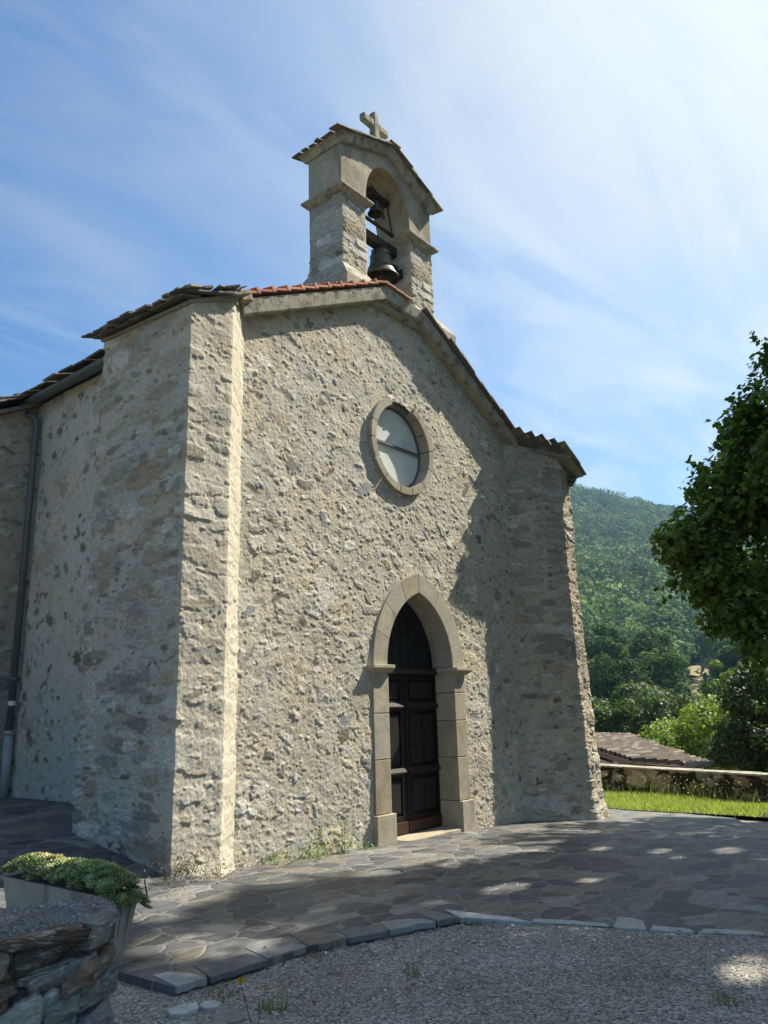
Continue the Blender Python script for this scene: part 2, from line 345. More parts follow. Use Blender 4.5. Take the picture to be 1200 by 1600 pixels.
# nave side wall, lime washed, and the far side
hn = rubble(4.2, 6.6, .015, 41, [
    dict(n=3, len=.3, asp=2, amp=.012, pal=PAL_B, cov=.4, soft=.5, asd=15),
    dict(n=14, len=.10, asp=1.8, amp=.012, pal=[(.20, .16, .11), (.26, .22, .16), (.36, .25, .14), (.24, .24, .22), (.14, .12, .09)], cov=.85, soft=.35, asd=40, jag=.7),
    dict(n=40, len=.05, asp=1.6, amp=.007, pal=[(.46, .42, .33), (.30, .26, .2), (.18, .15, .12), (.56, .53, .45)], cov=.7, soft=.3, asd=40, jag=1.), dict(n=7, len=.09, asp=2.0, amp=.010, pal=[(.12, .10, .08), (.2, .17, .13)], cov=.9, soft=.2, asd=50, jag=1.1)],
    mortar=(.56, .51, .41), rough=.008, wav=.02, mort_var=.10)
link('nave_wall', strip('nave_wall', [(-3.30, 4.5), (-3.30, 1.3)], lambda s: .2, lambda s: 6.14, .02, hn, .015, m_rub), church)
ho = rubble(9, 6.8, .03, 45, [dict(n=8, len=.3, asp=2.5, amp=.02, pal=PAL_B, cov=.6, soft=.3, asd=8, jag=.4)], mortar=(.42, .37, .28), rough=.006, wav=.02)
link('nave_wall', strip('nave_wall', [(3.45, .3), (3.45, 9.2)], lambda s: -.4, lambda s: 5.8, .05, ho, .03, m_rub), church)
link('nave_wall', strip('nave_wall', [(3.45, 9.2), (-3.3, 9.2)], lambda s: -.4, lambda s: float(np.interp(s, [0, 3.4, 6.8], [5.8, 7.4, 6.15])), .05, ho, .03, m_rub), church)
# side chapel wall facing the square, left of the down pipe
hch = rubble(3.4, 6.9, .015, 47, [
    dict(n=6, len=.3, asp=3.2, amp=.02, pal=PAL_B[3:], cov=.7, soft=.3, asd=8, p=3, jag=.5),
    dict(n=22, len=.12, asp=2.2, amp=.016, pal=PAL_B, cov=.75, soft=.2, asd=20, jag=.8), CREV_SHADE], mortar=(.40, .35, .27), rough=.006, wav=.02)
link('chapel_wall', strip('chapel_wall', [(-6.4, 4.42), (-3.25, 4.42)], lambda s: .1, lambda s: float(np.interp(s, [0, 3.15], [4.60, 6.16])), .02, hch, .015, m_rub), church)
link('chapel_wall', strip('chapel_wall', [(-6.4, 9.0), (-6.4, 4.42)], lambda s: .1, lambda s: 4.60, .05, ho, .03, m_rub), church)

# ---- slate roofs: irregular slabs laid in overlapping rows
def slabs(mb, e0, e1, up, rows, step, w, th, seed, rise=None, over=.05, cols=None, jit=.04, tilt=1.7):
    """rows of slabs; e0,e1 eave end points, up = vector per row (unit slope direction * step)"""
    r = random.Random(seed); e0 = Vector(e0); e1 = Vector(e1); up = Vector(up).normalized(); al = (e1 - e0).normalized(); nrm = al.cross(up).normalized()
    if nrm.z < 0: nrm = -nrm
    Lt = (e1 - e0).length
    for k in range(rows):
        x = -r.uniform(0, w * .7)
        while x < Lt + .02:
            ww = w * r.uniform(.55, 1.5); d0 = -over + k * step + r.uniform(-jit, jit); d1 = d0 + step * 2.2
            t = th * r.uniform(.6, 1.5); lift = .012 + r.uniform(0, .012)
            a0 = max(x, -over) + r.uniform(0, .012); a1 = min(x + ww, Lt + over) - r.uniform(0, .012)
            if a1 - a0 > .04:
                tiltn = th * tilt
                def P(a, d, hgt): return e0 + al * a + up * d + nrm * hgt
                j = [r.uniform(-jit, jit) * .6 for _ in range(4)]
                b0 = k * .004 + lift + tiltn; b1 = lift
                c = (r.choice(cols or [(.13, .12, .10), (.18, .17, .14), (.10, .10, .09), (.22, .20, .16), (.15, .12, .09)]))
                f = r.uniform(.8, 1.25); c = tuple(q * f for q in c)
                ch = min(.06, ww * .2) * r.random()
                bot = [P(a0, d0 + j[0] + ch, b0), P(a0 + ch, d0 + j[0], b0), P(a1 - ch * .5, d0 + j[1], b0), P(a1, d1 + j[2], b1), P(a0, d1 + j[3], b1)]
                top = [q + nrm * t for q in bot]; n = 5
                mb.add(bot + top, [(4, 3, 2, 1, 0), (5, 6, 7, 8, 9)] + [(i, (i + 1) % n, n + (i + 1) % n, n + i) for i in range(n)], c)
            x += ww
mb = MB()
# left buttress cap
for k in range(6):
    xk = -4.20 + .118 * k; zk = 5.775 + .043 * k; q = max(0, xk + 3.45)
    slabs(mb, (xk, 1.50, zk + .12 - .02 * k), (xk, -.38 + q * .9, zk), (.9, 0, .34), 1, .15, .20, .014, 30 + k, over=.03, jit=.035, tilt=.7)
slabs(mb, (-4.19, 1.46, 5.88), (-4.19, -.36, 5.755), (.9, 0, .40), 1, .16, .20, .022, 4, over=.02, jit=.05)
slabs(mb, (-4.14, 1.44, 5.86), (-4.14, -.34, 5.735), (.9, 0, .40), 1, .12, .24, .02, 5, over=.0, jit=.05)
slabs(mb, (-4.16, -.37, 5.79), (-3.42, -.38, 6.11), (.0, .9, .0), 1, .16, .18, .018, 8, over=.03, jit=.05)
mb.hexa([(-4.07, -.31, 5.74), (-3.46, -.31, 6.01), (-3.0, .05, 6.1), (-3.1, 1.40, 6.2), (-4.07, -.31, 5.78), (-3.46, -.32, 6.10), (-3.0, .05, 6.19), (-3.1, 1.40, 6.20)], (.26, .23, .17))
mb.hexa([(-4.07, -.31, 5.73), (-3.1, 1.40, 6.1), (-3.2, 1.42, 6.1), (-4.07, 1.38, 5.87), (-4.07, -.31, 5.78), (-3.1, 1.40, 6.19), (-3.2, 1.42, 6.19), (-4.07, 1.38, 5.90)], (.26, .23, .17))
link('slate_roof', mb.mesh('slate_roof', m_slate), church)
mb = MB()   # right buttress cap: continues the main roof plane outwards
for k in range(10):
    xk = 3.97 - .13 * k; zk = 5.49 + .062 * k; yf = float(np.interp(xk, [2.8, 3.45, 4.3], [-.25, -.93, -.90]))
    slabs(mb, (xk, .5, zk), (xk, yf, zk), (-.9, 0, .45), 1, .17, .30, .013, 50 + k, over=.02, jit=.02, tilt=.3)
mb.hexa([(2.8, .05, 5.96), (3.46, -.88, 5.69), (3.93, -.86, 5.47), (3.93, .4, 5.47), (2.8, .05, 6.05), (3.46, -.88, 5.75), (3.93, -.86, 5.52), (3.93, .4, 5.52)], (.22, .20, .16))
for k in range(5):   # ragged slate ends hanging at the outer corner
    mb.box(3.72 + .02 * (k % 2), 3.95 - .018 * k, -.74 + .012 * k, -.3, 5.465 - .036 * k, 5.49 - .036 * k, (.12 + .02 * (k % 3), .11, .10))
link('slate_roof', mb.mesh('slate_roof', m_slate), church)
# main nave roof, slates over both slopes, and the lean-to over the chapel
def plane_roof(name, quad, th=.06):
    m_ = MB(); q = [Vector(p) for p in quad]; m_.hexa([p - Vector((0, 0, th)) for p in q] + q, (.13, .12, .10)); return m_
mb = plane_roof('main_roof', [(-3.5, 1.42, 6.15), (-3.5, 9.4, 6.15), (0, 9.4, 7.62), (0, 1.0, 7.62)])
slabs(mb, (-3.56, 5.2, 6.165), (-3.56, 1.46, 6.165), (3.5, 0, 1.45), 5, .3, .30, .018, 6)
mb2 = plane_roof('x', [(3.65, .3, 5.62), (3.65, 9.4, 5.62), (0, 9.4, 7.62), (0, .3, 7.62)]); mb.add(mb2.v, mb2.f, (.13, .12, .10))
mb2 = plane_roof('x', [(-6.55, 4.27, 4.52), (-6.55, 9.2, 4.52), (-3.3, 9.2, 6.18), (-3.3, 4.27, 6.18)]); mb.add(mb2.v, mb2.f, (.13, .12, .10))
slabs(mb, (-6.62, 9.2, 4.55), (-6.62, 4.26, 4.55), (3.2, 0, 1.66), 13, .28, .34, .018, 9, over=.05, tilt=.8)
mb.hexa([(-3.1, .14, 6.05), (-.5, .14, 7.3), (-.5, 1.2, 7.3), (-3.1, 1.7, 6.05), (-3.1, .14, 6.15), (-.5, .14, 7.42), (-.5, 1.2, 7.42), (-3.1, 1.7, 6.15)], (.13, .12, .10))
link('main_roof', mb.mesh('main_roof', m_slate), church)
# ---- verge moulding along the gable
VT = [(-3.28, 6.17), (-.63, 7.49), (.30, 7.42), (2.90, 6.05)]
VB = [(-3.22, 6.00), (-.60, 7.30), (.28, 7.25), (2.90, 5.92)]
mb = MB()
for i in range(3):
    a, b = VT[i], VT[i + 1]; c_, d_ = VB[i], VB[i + 1]
    mb.hexa([(c_[0], -.17, c_[1]), (d_[0], -.17, d_[1]), (d_[0], .3, d_[1]), (c_[0], .3, c_[1]), (a[0], -.20, a[1]), (b[0], -.20, b[1]), (b[0], .3, b[1]), (a[0], .3, a[1])])
    if i != 1: pass
mb.hexa([(-3.33, -.27, 6.10), (-3.16, -.27, 6.16), (-3.14, .15, 6.13), (-3.31, .15, 6.07), (-3.38, -.27, 6.22), (-3.22, -.27, 6.28), (-3.2, .15, 6.28), (-3.36, .15, 6.22)])
link('verge_moulding', mb.mesh('verge_moulding', m_conc), church, bevel=.012)
# thin slate drip along the right verge
mb = MB()
sv = VT[3][0] - VT[2][0]; sz = VT[3][1] - VT[2][1]; r = random.Random(2)
for k in range(9):
    t0 = k / 9 - .012; t1 = (k + 1) / 9 + .012; x0 = VT[2][0] + sv * t0; x1 = VT[2][0] + sv * t1; z0 = VT[2][1] + sz * t0; z1 = VT[2][1] + sz * t1; j = r.uniform(-.02, .02)
    mb.hexa([(x0, -.27 + j, z0 + .035), (x1, -.27 + j, z1 + .012), (x1, .3, z1 + .012), (x0, .3, z0 + .035), (x0, -.27 + j, z0 + .065), (x1, -.27 + j, z1 + .035), (x1, .3, z1 + .035), (x0, .3, z0 + .065)], (.12, .11, .09))
link('verge_slates', mb.mesh('verge_slates', m_slate), church)
# ---- red tiles over the left verge: two overlapping courses of flat interlocking tiles
mb = MB(); r = random.Random(4)
ux, uz = (VT[1][0] - VT[0][0]), (VT[1][1] - VT[0][1]); ln = math.hypot(ux, uz); ux /= ln; uz /= ln
for row in range(3):
    n = 11
    for k in range(n):
        t0 = ln * (k + .5 * (row % 2)) / n - .02; t1 = t0 + ln / n + .05; y0 = -.235 + row * .17; y1 = y0 + .215
        if t1 > ln + .12: continue
        def P(t, y, h): return (VT[0][0] + ux * t - uz * h, y, VT[0][1] + uz * t + ux * h)
        h0 = .055 + row * .045; h1 = h0 - .03; c = r.choice([(.46, .19, .12), (.52, .23, .15), (.40, .15, .10), (.50, .26, .17)])
        mb.hexa([P(t0, y0, h0), P(t1, y0, h1), P(t1, y1, h1), P(t0, y1, h0), P(t0, y0, h0 + .028), P(t1, y0, h1 + .028), P(t1, y1, h1 + .028), P(t0, y1, h0 + .028)], c)
        mb.hexa([P(t0 - .012, y0 - .004, h0 - .02), P(t0 + .03, y0 - .004, h0 - .02), P(t0 + .03, y1, h0 - .01), P(t0 - .012, y1, h0 - .01), P(t0 - .012, y0 - .004, h0 + .05), P(t0 + .03, y0 - .004, h0 + .05), P(t0 + .03, y1, h0 + .05), P(t0 - .012, y1, h0 + .05)], c)
for k in range(3):   # the first tiles of the flat ridge piece
    mb.box(-.66 + k * .2, -.44 + k * .2, -.235, .3, 7.50 - k * .01, 7.53 - k * .01, (.42, .24, .17))
link('verge_tiles', mb.mesh('verge_tiles', m_tile), church, bevel=.004)

# ---- gutter and down pipe
g = MB(); segn = 8
gp = []
for y in (4.56, 1.3):
    gp.append([(-3.47 + .075 * math.cos(math.pi + math.pi * k / segn), y, 6.15 + .075 * math.sin(math.pi + math.pi * k / segn)) for k in range(segn + 1)])
    gp[-1] += [(-3.47 + .066 * math.cos(2 * math.pi - math.pi * k / segn), y, 6.15 + .066 * math.sin(2 * math.pi - math.pi * k / segn)) for k in range(segn + 1)]
n = len(gp[0]); g.add(gp[0] + gp[1], [(i, (i + 1) % n, n + (i + 1) % n, n + i) for i in range(n)] + [tuple(range(segn + 1, n)) + tuple(range(0, segn + 1))])
link('gutter', g.mesh('gutter', m_gutter), church)
PX, PY = -3.42, 4.22
g = MB(); g.tube([(-3.47, PY + .24, 6.10), (-3.47, PY + .24, 6.03), (-3.46, PY + .18, 5.96), (-3.43, PY + .03, 5.89), (PX + .02, PY, 5.80), (PX + .02, PY, 5.7), (PX + .02, PY, 1.35)], .047, 12)
for zc in (5.3, 3.6, 2.1): g.tube([(PX + .02, PY, zc), (PX + .02, PY, zc + .05)], .054, 12)
dp = link('down_pipe', g.mesh('down_pipe', m_gutter, True), church)
g = MB(); g.tube([(PX + .02, PY, 1.42), (PX + .02, PY, .5)], .06, 12); g.tube([(PX + .02, PY, 1.40), (PX + .02, PY, 1.46)], .067, 12)
link('pipe_foot', g.mesh('pipe_foot', m_pipebase, True), dp)
g = MB(); g.tube([(PX + .02, PY, 1.78), (PX + .02, PY, 1.84)], .0485, 12)
link('pipe_sticker', g.mesh('pipe_sticker', mat('white_sticker', (.7, .7, .68), .5)), dp)

# ---- doorway surround
SC = [(.35, .30, .21), (.39, .34, .25), (.31, .26, .18), (.37, .33, .26), (.34, .30, .23)]
def pt_in(z, hw, cx, Rr): return float(arch_half(z, hw, cx, Rr, ZS))
mb = MB(); r = random.Random(8)
YF, YB = -.035, .33
def block(poly, y0, y1, c): mb.prism(poly, lambda a, b: (a, y0, b), lambda a, b: (a, y1, b), c)
for sgn, xo, xi in ((-1, -.945, -.64), (1, 1.09, .82)):
    zs_ = [0.0, .36, .93, 1.42, 1.80, 2.06] if sgn > 0 else [0.0, .37, 1.0, 1.55, 2.06]
    for i in range(len(zs_) - 1):
        xo2, xi2, yf = (xo, xi, YF)
        if i == 0: xo2 = xo + sgn * .03; xi2 = xi - sgn * .0; yf = YF - .045; 
        if i == 0 and sgn < 0: xi2 = xi + .03
        zb = zs_[i] - (.2 if i == 0 else 0)
        x0, x1 = sorted((xo2, xi2)); mb.box(x0, x1, yf, YB, zb + .003, zs_[i + 1] - .003, r.choice(SC))
def arc_pts(hw, cx, Rr, sgn, n, rise):
    """pointed arch side: from springing (angle 0) to apex"""
    amax = math.asin(min(1, rise / Rr)); return [(DC + sgn * (Rr * math.cos(amax * k / n) - cx), ZS + .02 + Rr * math.sin(amax * k / n)) for k in range(n + 1)]
RI, RO = .99, 1.27
CI = (RI**2 - .73**2) / (2 * .73); CO = (RO**2 - 1.01**2) / (2 * 1.01)
for sgn in (-1, 1):
    nin = 20; a = arc_pts(.73, CI, CI + .73, sgn, nin, RI); b = arc_pts(1.01, CO, CO + 1.01, sgn, nin, RO)
    cuts = [0, 5, 10, 15, 20] if sgn < 0 else [0, 4, 9, 14, 20]
    for i in range(len(cuts) - 1):
        s0, s1 = cuts[i], cuts[i + 1]; c = r.choice(SC)
        pa = a[s0:s1 + 1]; pb = b[s0:s1 + 1]
        poly = pa + pb[::-1]
        mb.prism(poly, lambda x, z: (x, YF, z), lambda x, z: (x, YB, z), c)
link('door_surround', mb.mesh('door_surround', m_ashlar), church, bevel=.008)
for x0, x1 in ((-1.02, -.60), (.785, 1.19)):
    mb = MB(); mb.hexa([(x0 + .05, -.05, 2.05), (x1 - (.05 if x0 > 0 else 0), -.05, 2.05), (x1 - (.05 if x0 > 0 else 0), .26, 2.05), (x0 + .05, .26, 2.05), (x0, -.12, 2.10), (x1, -.12, 2.10), (x1, .26, 2.10), (x0, .26, 2.10)], (.40, .35, .25))
    mb.box(x0, x1, -.12, .26, 2.10, 2.145, (.42, .37, .27))
    link('impost', mb.mesh('impost', m_ashlar), church, bevel=.006)
mb = MB(); mb.box(-.68, .86, -.06, .40, -.08, .015, (.40, .34, .24)); link('door_step', mb.mesh('door_step', m_ashlar), church, bevel=.01)
# ---- door leaves
DK = (.010, .007, .005); DK2 = (.020, .016, .012)
YD = .29
def leaf(x0, x1, seed):
    dl = MB(); dl.box(x0, x1, YD + .03, YD + .07, .17, 2.06, DK)
    st = .085
    def rail(a, b, c, d, y=YD, cc=DK): dl.box(a, b, y, YD + .03, c, d, cc)
    rail(x0, x0 + st, .17, 2.06); rail(x1 - st, x1, .17, 2.06)
    for z0_, z1_ in ((.17, .24), (.72, .84), (1.56, 1.70), (1.98, 2.06)): rail(x0 + st, x1 - st, z0_, z1_)
    xm = (x0 + x1) / 2
    for z0_, z1_ in ((.26, .70), (.86, 1.54)):
        rail(x0 + st + .03, xm - .012, z0_ + .02, z1_ - .02, YD + .008, DK2); rail(xm + .012, x1 - st - .03, z0_ + .02, z1_ - .02, YD + .008, DK2)
    rail(x0 + st + .03, x1 - st - .03, 1.73, 1.95, YD + .006, DK2)
    for zc in (1.63, .79):    # weather mouldings
        dl.hexa([(x0 + .02, YD - .035, zc - .02), (x1 - .02, YD - .035, zc - .02), (x1 - .02, YD, zc - .04), (x0 + .02, YD, zc - .04), (x0 + .02, YD - .035, zc), (x1 - .02, YD - .035, zc), (x1 - .02, YD, zc + .05), (x0 + .02, YD, zc + .05)], (.032, .020, .015))
    return dl
d1 = link('door_leaf', leaf(-.66, .072, 1).mesh('door_leaf', m_wood), church, bevel=.004)
d2 = link('door_leaf', leaf(.088, .86, 2).mesh('door_leaf', m_wood), church, bevel=.004)
for d_, x0, x1 in ((d1, -.66, .07), (d2, .09, .86)):
    k = MB(); k.box(x0, x1, YD - .02, YD + .05, .03, .17, (.055, .026, .018)); link('kick_board', k.mesh('kick_board', m_wood), d_, bevel=.005)
k = MB(); k.lathe([(.001, 0), (.016, .002), (.02, .012), (.014, .026), (.001, .03)], 0, 0, 14); kn = link('handle', k.mesh('handle', m_black, True), d2); kn.rotation_euler = (R_(90), 0, 0); kn.location = (.14, YD + .0, 1.05)
k = MB(); k.box(-.66, .86, YD - .05, YD + .07, 2.06, 2.125, (.05, .03, .02)); link('transom', k.mesh('transom', m_wood), church, bevel=.004)
k = MB()
ap = arc_pts(.73, CI, CI + .73, -1, 16, RI); bp_ = arc_pts(.73, CI, CI + .73, 1, 16, RI)
poly = [(x - .03, z) for x, z in ap] + [(x + .03, z) for x, z in bp_[::-1][1:]]
k.prism(poly, lambda x, z: (x, YD + .05, z - .02), lambda x, z: (x, YD + .09, z - .02), (.02, .02, .022))
for i in range(1, 8):    # lattice of small dark panes
    xx = -.62 + i * .18; hh = RI - abs(xx - DC) / .74 * RI * .8
    if hh > .12: k.box(xx - .008, xx + .008, YD + .035, YD + .05, 2.12, 2.12 + hh * .93, (.03, .028, .026))
for i in range(1, 6):
    zz_ = 2.12 + i * .15; hw = pt_in(zz_, .73, CI, CI + .73); k.box(DC - hw, DC + hw, YD + .038, YD + .05, zz_ - .008, zz_ + .008, (.03, .028, .026))
link('tympanum_panel', k.mesh('tympanum_panel', m_wood), church)

# ---- round window
OX, OZ = -.19, 5.205
def ring(r0, r1, y0, y1, a0, a1, n, c, mbx):
    def P(rr, a, y): return (OX + rr * math.cos(a), y, OZ + rr * math.sin(a))
    for k in range(n):
        p = a0 + (a1 - a0) * k / n; q = a0 + (a1 - a0) * (k + 1) / n
        mbx.hexa([P(r0, p, y0), P(r0, q, y0), P(r0, q, y1), P(r0, p, y1), P(r1, p, y0), P(r1, q, y0), P(r1, q, y1), P(r1, p, y1)], c)
mb = MB(); r = random.Random(3)
cuts = [-200, -178, -152, -128, -100, -76, -48, -20, 6, 30, 54, 66]
for i in range(len(cuts) - 1):
    a0, a1 = R_(cuts[i] + .5), R_(cuts[i + 1] - .5); nn = max(2, int((a1 - a0) / .12))
    c = r.choice(SC); 
    poly = [(OX + .605 * math.cos(a0 + (a1 - a0) * k / nn), OZ + .605 * math.sin(a0 + (a1 - a0) * k / nn)) for k in range(nn + 1)] + [(OX + .71 * math.cos(a1 - (a1 - a0) * k / nn), OZ + .71 * math.sin(a1 - (a1 - a0) * k / nn)) for k in range(nn + 1)]
    mb.prism(poly, lambda x, z: (x, -.07, z), lambda x, z: (x, .22, z), c)
for a0, a1, yy in ((66.5, 96, .06), (96.5, 112, .045), (112.5, 159.5, -.07)):
    a0, a1 = R_(a0), R_(a1); nn = 5
    poly = [(OX + .605 * math.cos(a0 + (a1 - a0) * k / nn), OZ + .605 * math.sin(a0 + (a1 - a0) * k / nn)) for k in range(nn + 1)] + [(OX + .72 * math.cos(a1 - (a1 - a0) * k / nn), OZ + .72 * math.sin(a1 - (a1 - a0) * k / nn)) for k in range(nn + 1)]
    mb.prism(poly, lambda x, z: (x, yy, z), lambda x, z: (x, .22, z), (.25, .23, .19) if yy > 0 else r.choice(SC))
ow = link('round_window', mb.mesh('round_window', m_ashlar), church, bevel=.006)
g = MB(); pg = [(OX + .62 * math.cos(2 * math.pi * k / 48), OZ + .62 * math.sin(2 * math.pi * k / 48)) for k in range(48)]
g.prism(pg, lambda x, z: (x, .13, z), lambda x, z: (x, .15, z)); link('pane', g.mesh('pane', m_glass), ow)
g = MB(); ring(.585, .615, .10, .145, 0, 2 * math.pi, 48, (.1, .1, .1), g); g.box(OX - .57, OX + .57, .09, .125, 5.215, 5.25)
link('window_bar', g.mesh('window_bar', m_gutter), ow)

# ---- belfry
bel = bpy.data.objects.new('belfry', None); C.objects.link(bel); bel.parent = church
PAL_P = [(.44, .41, .33), (.36, .33, .26), (.52, .50, .43), (.26, .24, .19), (.36, .29, .20), (.48, .46, .40)]
hp = rubble(2.6, 1.6, .008, 51, [dict(n=14, len=.36, asp=1.9, amp=.014, pal=PAL_P, cov=.95, soft=.10, asd=2, p=6, jag=.2), CREV_SHADE,
                               dict(n=60, len=.06, asp=1.8, amp=.012, pal=PAL_P, cov=.7, soft=.35, asd=20, jag=.6)], mortar=(.40, .365, .29), rough=.008, wav=.008)
for x0, x1, t0, t1 in ((-1.17, -.66, -1.2, -.65), (.45, 1.01, .45, 1.05)):
    bp = [(x0, .16), (x1, .16), (x1, .80), (x0, .80)]
    link('pier', strip('pier', bp, lambda s: 7.6, lambda s: 9.0, .009, hp, .008, m_rub, closed=True, off=lambda s, z: .015 * (9.0 - z)), bel, label=None)
mb = MB()
mb.hexa([(-1.38, -.10, 7.2), (1.26, -.10, 7.2), (1.26, 1.02, 7.2), (-1.38, 1.02, 7.2), (-1.38, -.10, 7.44), (1.26, -.10, 7.44), (1.26, 1.02, 7.44), (-1.38, 1.02, 7.44)])
for x0, x1, a0, a1 in ((-1.38, -.60, -1.22, -.65), (.40, 1.28, .44, 1.04)):
    mb.hexa([(x0, -.10, 7.44), (x1, -.10, 7.44), (x1, 1.02, 7.44), (x0, 1.02, 7.44), (a0, .12, 7.76), (a1, .12, 7.76), (a1, .84, 7.76), (a0, .84, 7.76)])
link('belfry_base', mb.mesh('belfry_base', m_conc), bel, bevel=.015)
for x0, x1 in ((-1.19, -.645), (.44, 1.03)):
    mb = MB(); mb.hexa([(x0, .14, 8.93), (x1, .14, 8.93), (x1, .81, 8.93), (x0, .81, 8.93), (x0 - .09, .055, 8.985), (x1 + .09, .055, 8.985), (x1 + .09, .90, 8.985), (x0 - .09, .90, 8.985)])
    mb.box(x0 - .09, x1 + .09, .055, .90, 8.985, 9.02)
    link('string_course', mb.mesh('string_course', m_conc), bel, bevel=.006)
AC = -.095; ah = .535
poly = [(-1.19, 9.02), (AC - ah, 9.02)] + [(AC - ah * math.cos(math.pi * k / 24), 9.10 + .80 * math.sin(math.pi * k / 24)**.92) for k in range(25)] + [(AC + ah, 9.02), (1.03, 9.02), (1.03, 9.72), (-.08, 10.17), (-1.19, 9.80)]
mb = MB(); mb.prism(poly, lambda x, z: (x, .15, z), lambda x, z: (x, .82, z)); link('bell_arch', mb.mesh('bell_arch', m_plaster), bel, bevel=.01)
mb = MB()
for (xa, za), (xb, zb) in (((-1.30, 9.745), (-.08, 10.175)), ((-.08, 10.175), (1.10, 9.68))):
    mb.hexa([(xa + (.08 if xa < -1 else 0), .09, za), (xb - (.08 if xb > 1 else 0), .09, zb), (xb - (.08 if xb > 1 else 0), .88, zb), (xa + (.08 if xa < -1 else 0), .88, za), (xa, .03, za + .12), (xb, .03, zb + .12), (xb, .94, zb + .12), (xa, .94, za + .12)])
link('cornice', mb.mesh('cornice', m_conc), bel, bevel=.008)
mb = MB()
slabs(mb, (-1.345, .98, 9.81), (-1.345, .0, 9.81), (1.30, 0, .47), 7, .18, .2, .018, 12, over=.04, tilt=.9)
slabs(mb, (1.14, .0, 9.755), (1.14, .98, 9.755), (-1.30, 0, .55), 7, .18, .2, .018, 13, over=.04, tilt=.9)
for k in range(5): mb.box(-.2, .04, -.05 + k * .2, .17 + k * .2, 10.30 + (k % 2) * .012, 10.325 + (k % 2) * .012, (.16, .15, .12))
link('belfry_roof', mb.mesh('belfry_roof', m_slate), bel)
mb = MB(); mb.box(-.105, .025, .37, .49, 10.3, 11.17); mb.box(-.36, -.105, .375, .485, 10.87, 11.0); mb.box(.025, .27, .375, .485, 10.87, 11.0); mb.hexa([(-.2, .30, 10.3), (.12, .30, 10.3), (.12, .56, 10.3), (-.2, .56, 10.3), (-.13, .355, 10.62), (.05, .355, 10.62), (.05, .505, 10.62), (-.13, .505, 10.62)])
link('stone_cross', mb.mesh('stone_cross', m_conc), bel, bevel=.02)
mb = MB(); mb.box(-.63, .44, .47, .51, 9.12, 9.16); mb.tube([(.3, .49, 9.72), (.42, .49, 9.12)], .014); mb.tube([(-.1, .49, 9.8), (.32, .49, 9.66)], .016); mb.tube([(.02, .40, 9.62), (.36, .6, 9.45)], .012)
link('bell_braces', mb.mesh('bell_braces', m_iron), bel)
def bell(cx, cy, zm, rad, hgt, label, yoke):
    t = thing('bell', label, 'bell', (cx, cy, zm), 'bells hanging in the belfry')
    pr_ = [(.90, .0), (1.0, .005), (1.0, .03), (.90, .10), (.76, .24), (.66, .42), (.60, .62), (.57, .78), (.52, .88), (.40, .95), (.2, .985), (.001, 1.0)]
    inn = [(.001, .93), (.45, .86), (.52, .6), (.60, .40), (.70, .22), (.84, .08), (.90, 0)]
    b = MB(); b.lathe([(r_ * rad, zm + q * hgt) for r_, q in (inn + pr_)], cx, cy, 36)
    for q, rr in ((.30, .74), (.72, .60)): b.lathe([(rr * rad * .99, zm + (q - .012) * hgt), (rr * rad * 1.035, zm + q * hgt), (rr * rad * .98, zm + (q + .012) * hgt)], cx, cy, 36)
    link('bell_body', b.mesh('bell_body', m_bronze, True), t)
    b = MB()
    for dx in (-.3, 0, .3): b.tube([(cx + dx * rad, cy, zm + hgt * .97), (cx + dx * rad * 1.4, cy, zm + hgt * 1.12), (cx + dx * rad * .8, cy, zm + hgt * 1.25)], rad * .09, 8)
    link('crown', b.mesh('crown', m_bronze, True), t)
    b = MB(); b.tube([(cx, cy, zm + hgt * .9), (cx, cy, zm + hgt * .12)], rad * .05, 8); b.lathe([(.001, zm - .0 * hgt), (rad * .16, zm + .04 * hgt), (rad * .16, zm + .10 * hgt), (.001, zm + .16 * hgt)], cx, cy, 12)
    link('clapper', b.mesh('clapper', m_iron, True), t)
    b = MB(); x0, x1, zz0, zz1 = yoke; b.box(x0, x1, cy - .07, cy + .07, zz0, zz1, (.04, .025, .018)); 
    for xx in (cx - rad * .5, cx + rad * .5): b.box(xx - .012, xx + .012, cy - .078, cy + .078, zm + hgt * 1.02, zz1 + .012, (.03, .03, .03))
    link('headstock', b.mesh('headstock', m_wood), t, bevel=.01)
    return t
bell(.08, .47, 8.19, .285, .52, 'large bronze bell hanging in the lower part of the belfry opening', (-.60, .42, 8.70, 8.86))
bell(-.03, .47, 9.30, .125, .24, 'small dark bell hanging at the top of the belfry arch above the large one', (-.45, .27, 9.58, 9.66))
wm = MB(); wm.tube([(.38, .49, 8.5 + 0 * k) for k in (0,)] + [(.44, .49, 8.5)], .09, 14); wm.box(.40, .46, .30, .62, 8.28, 8.44); link('ringing_gear', wm.mesh('ringing_gear', m_black), bel)
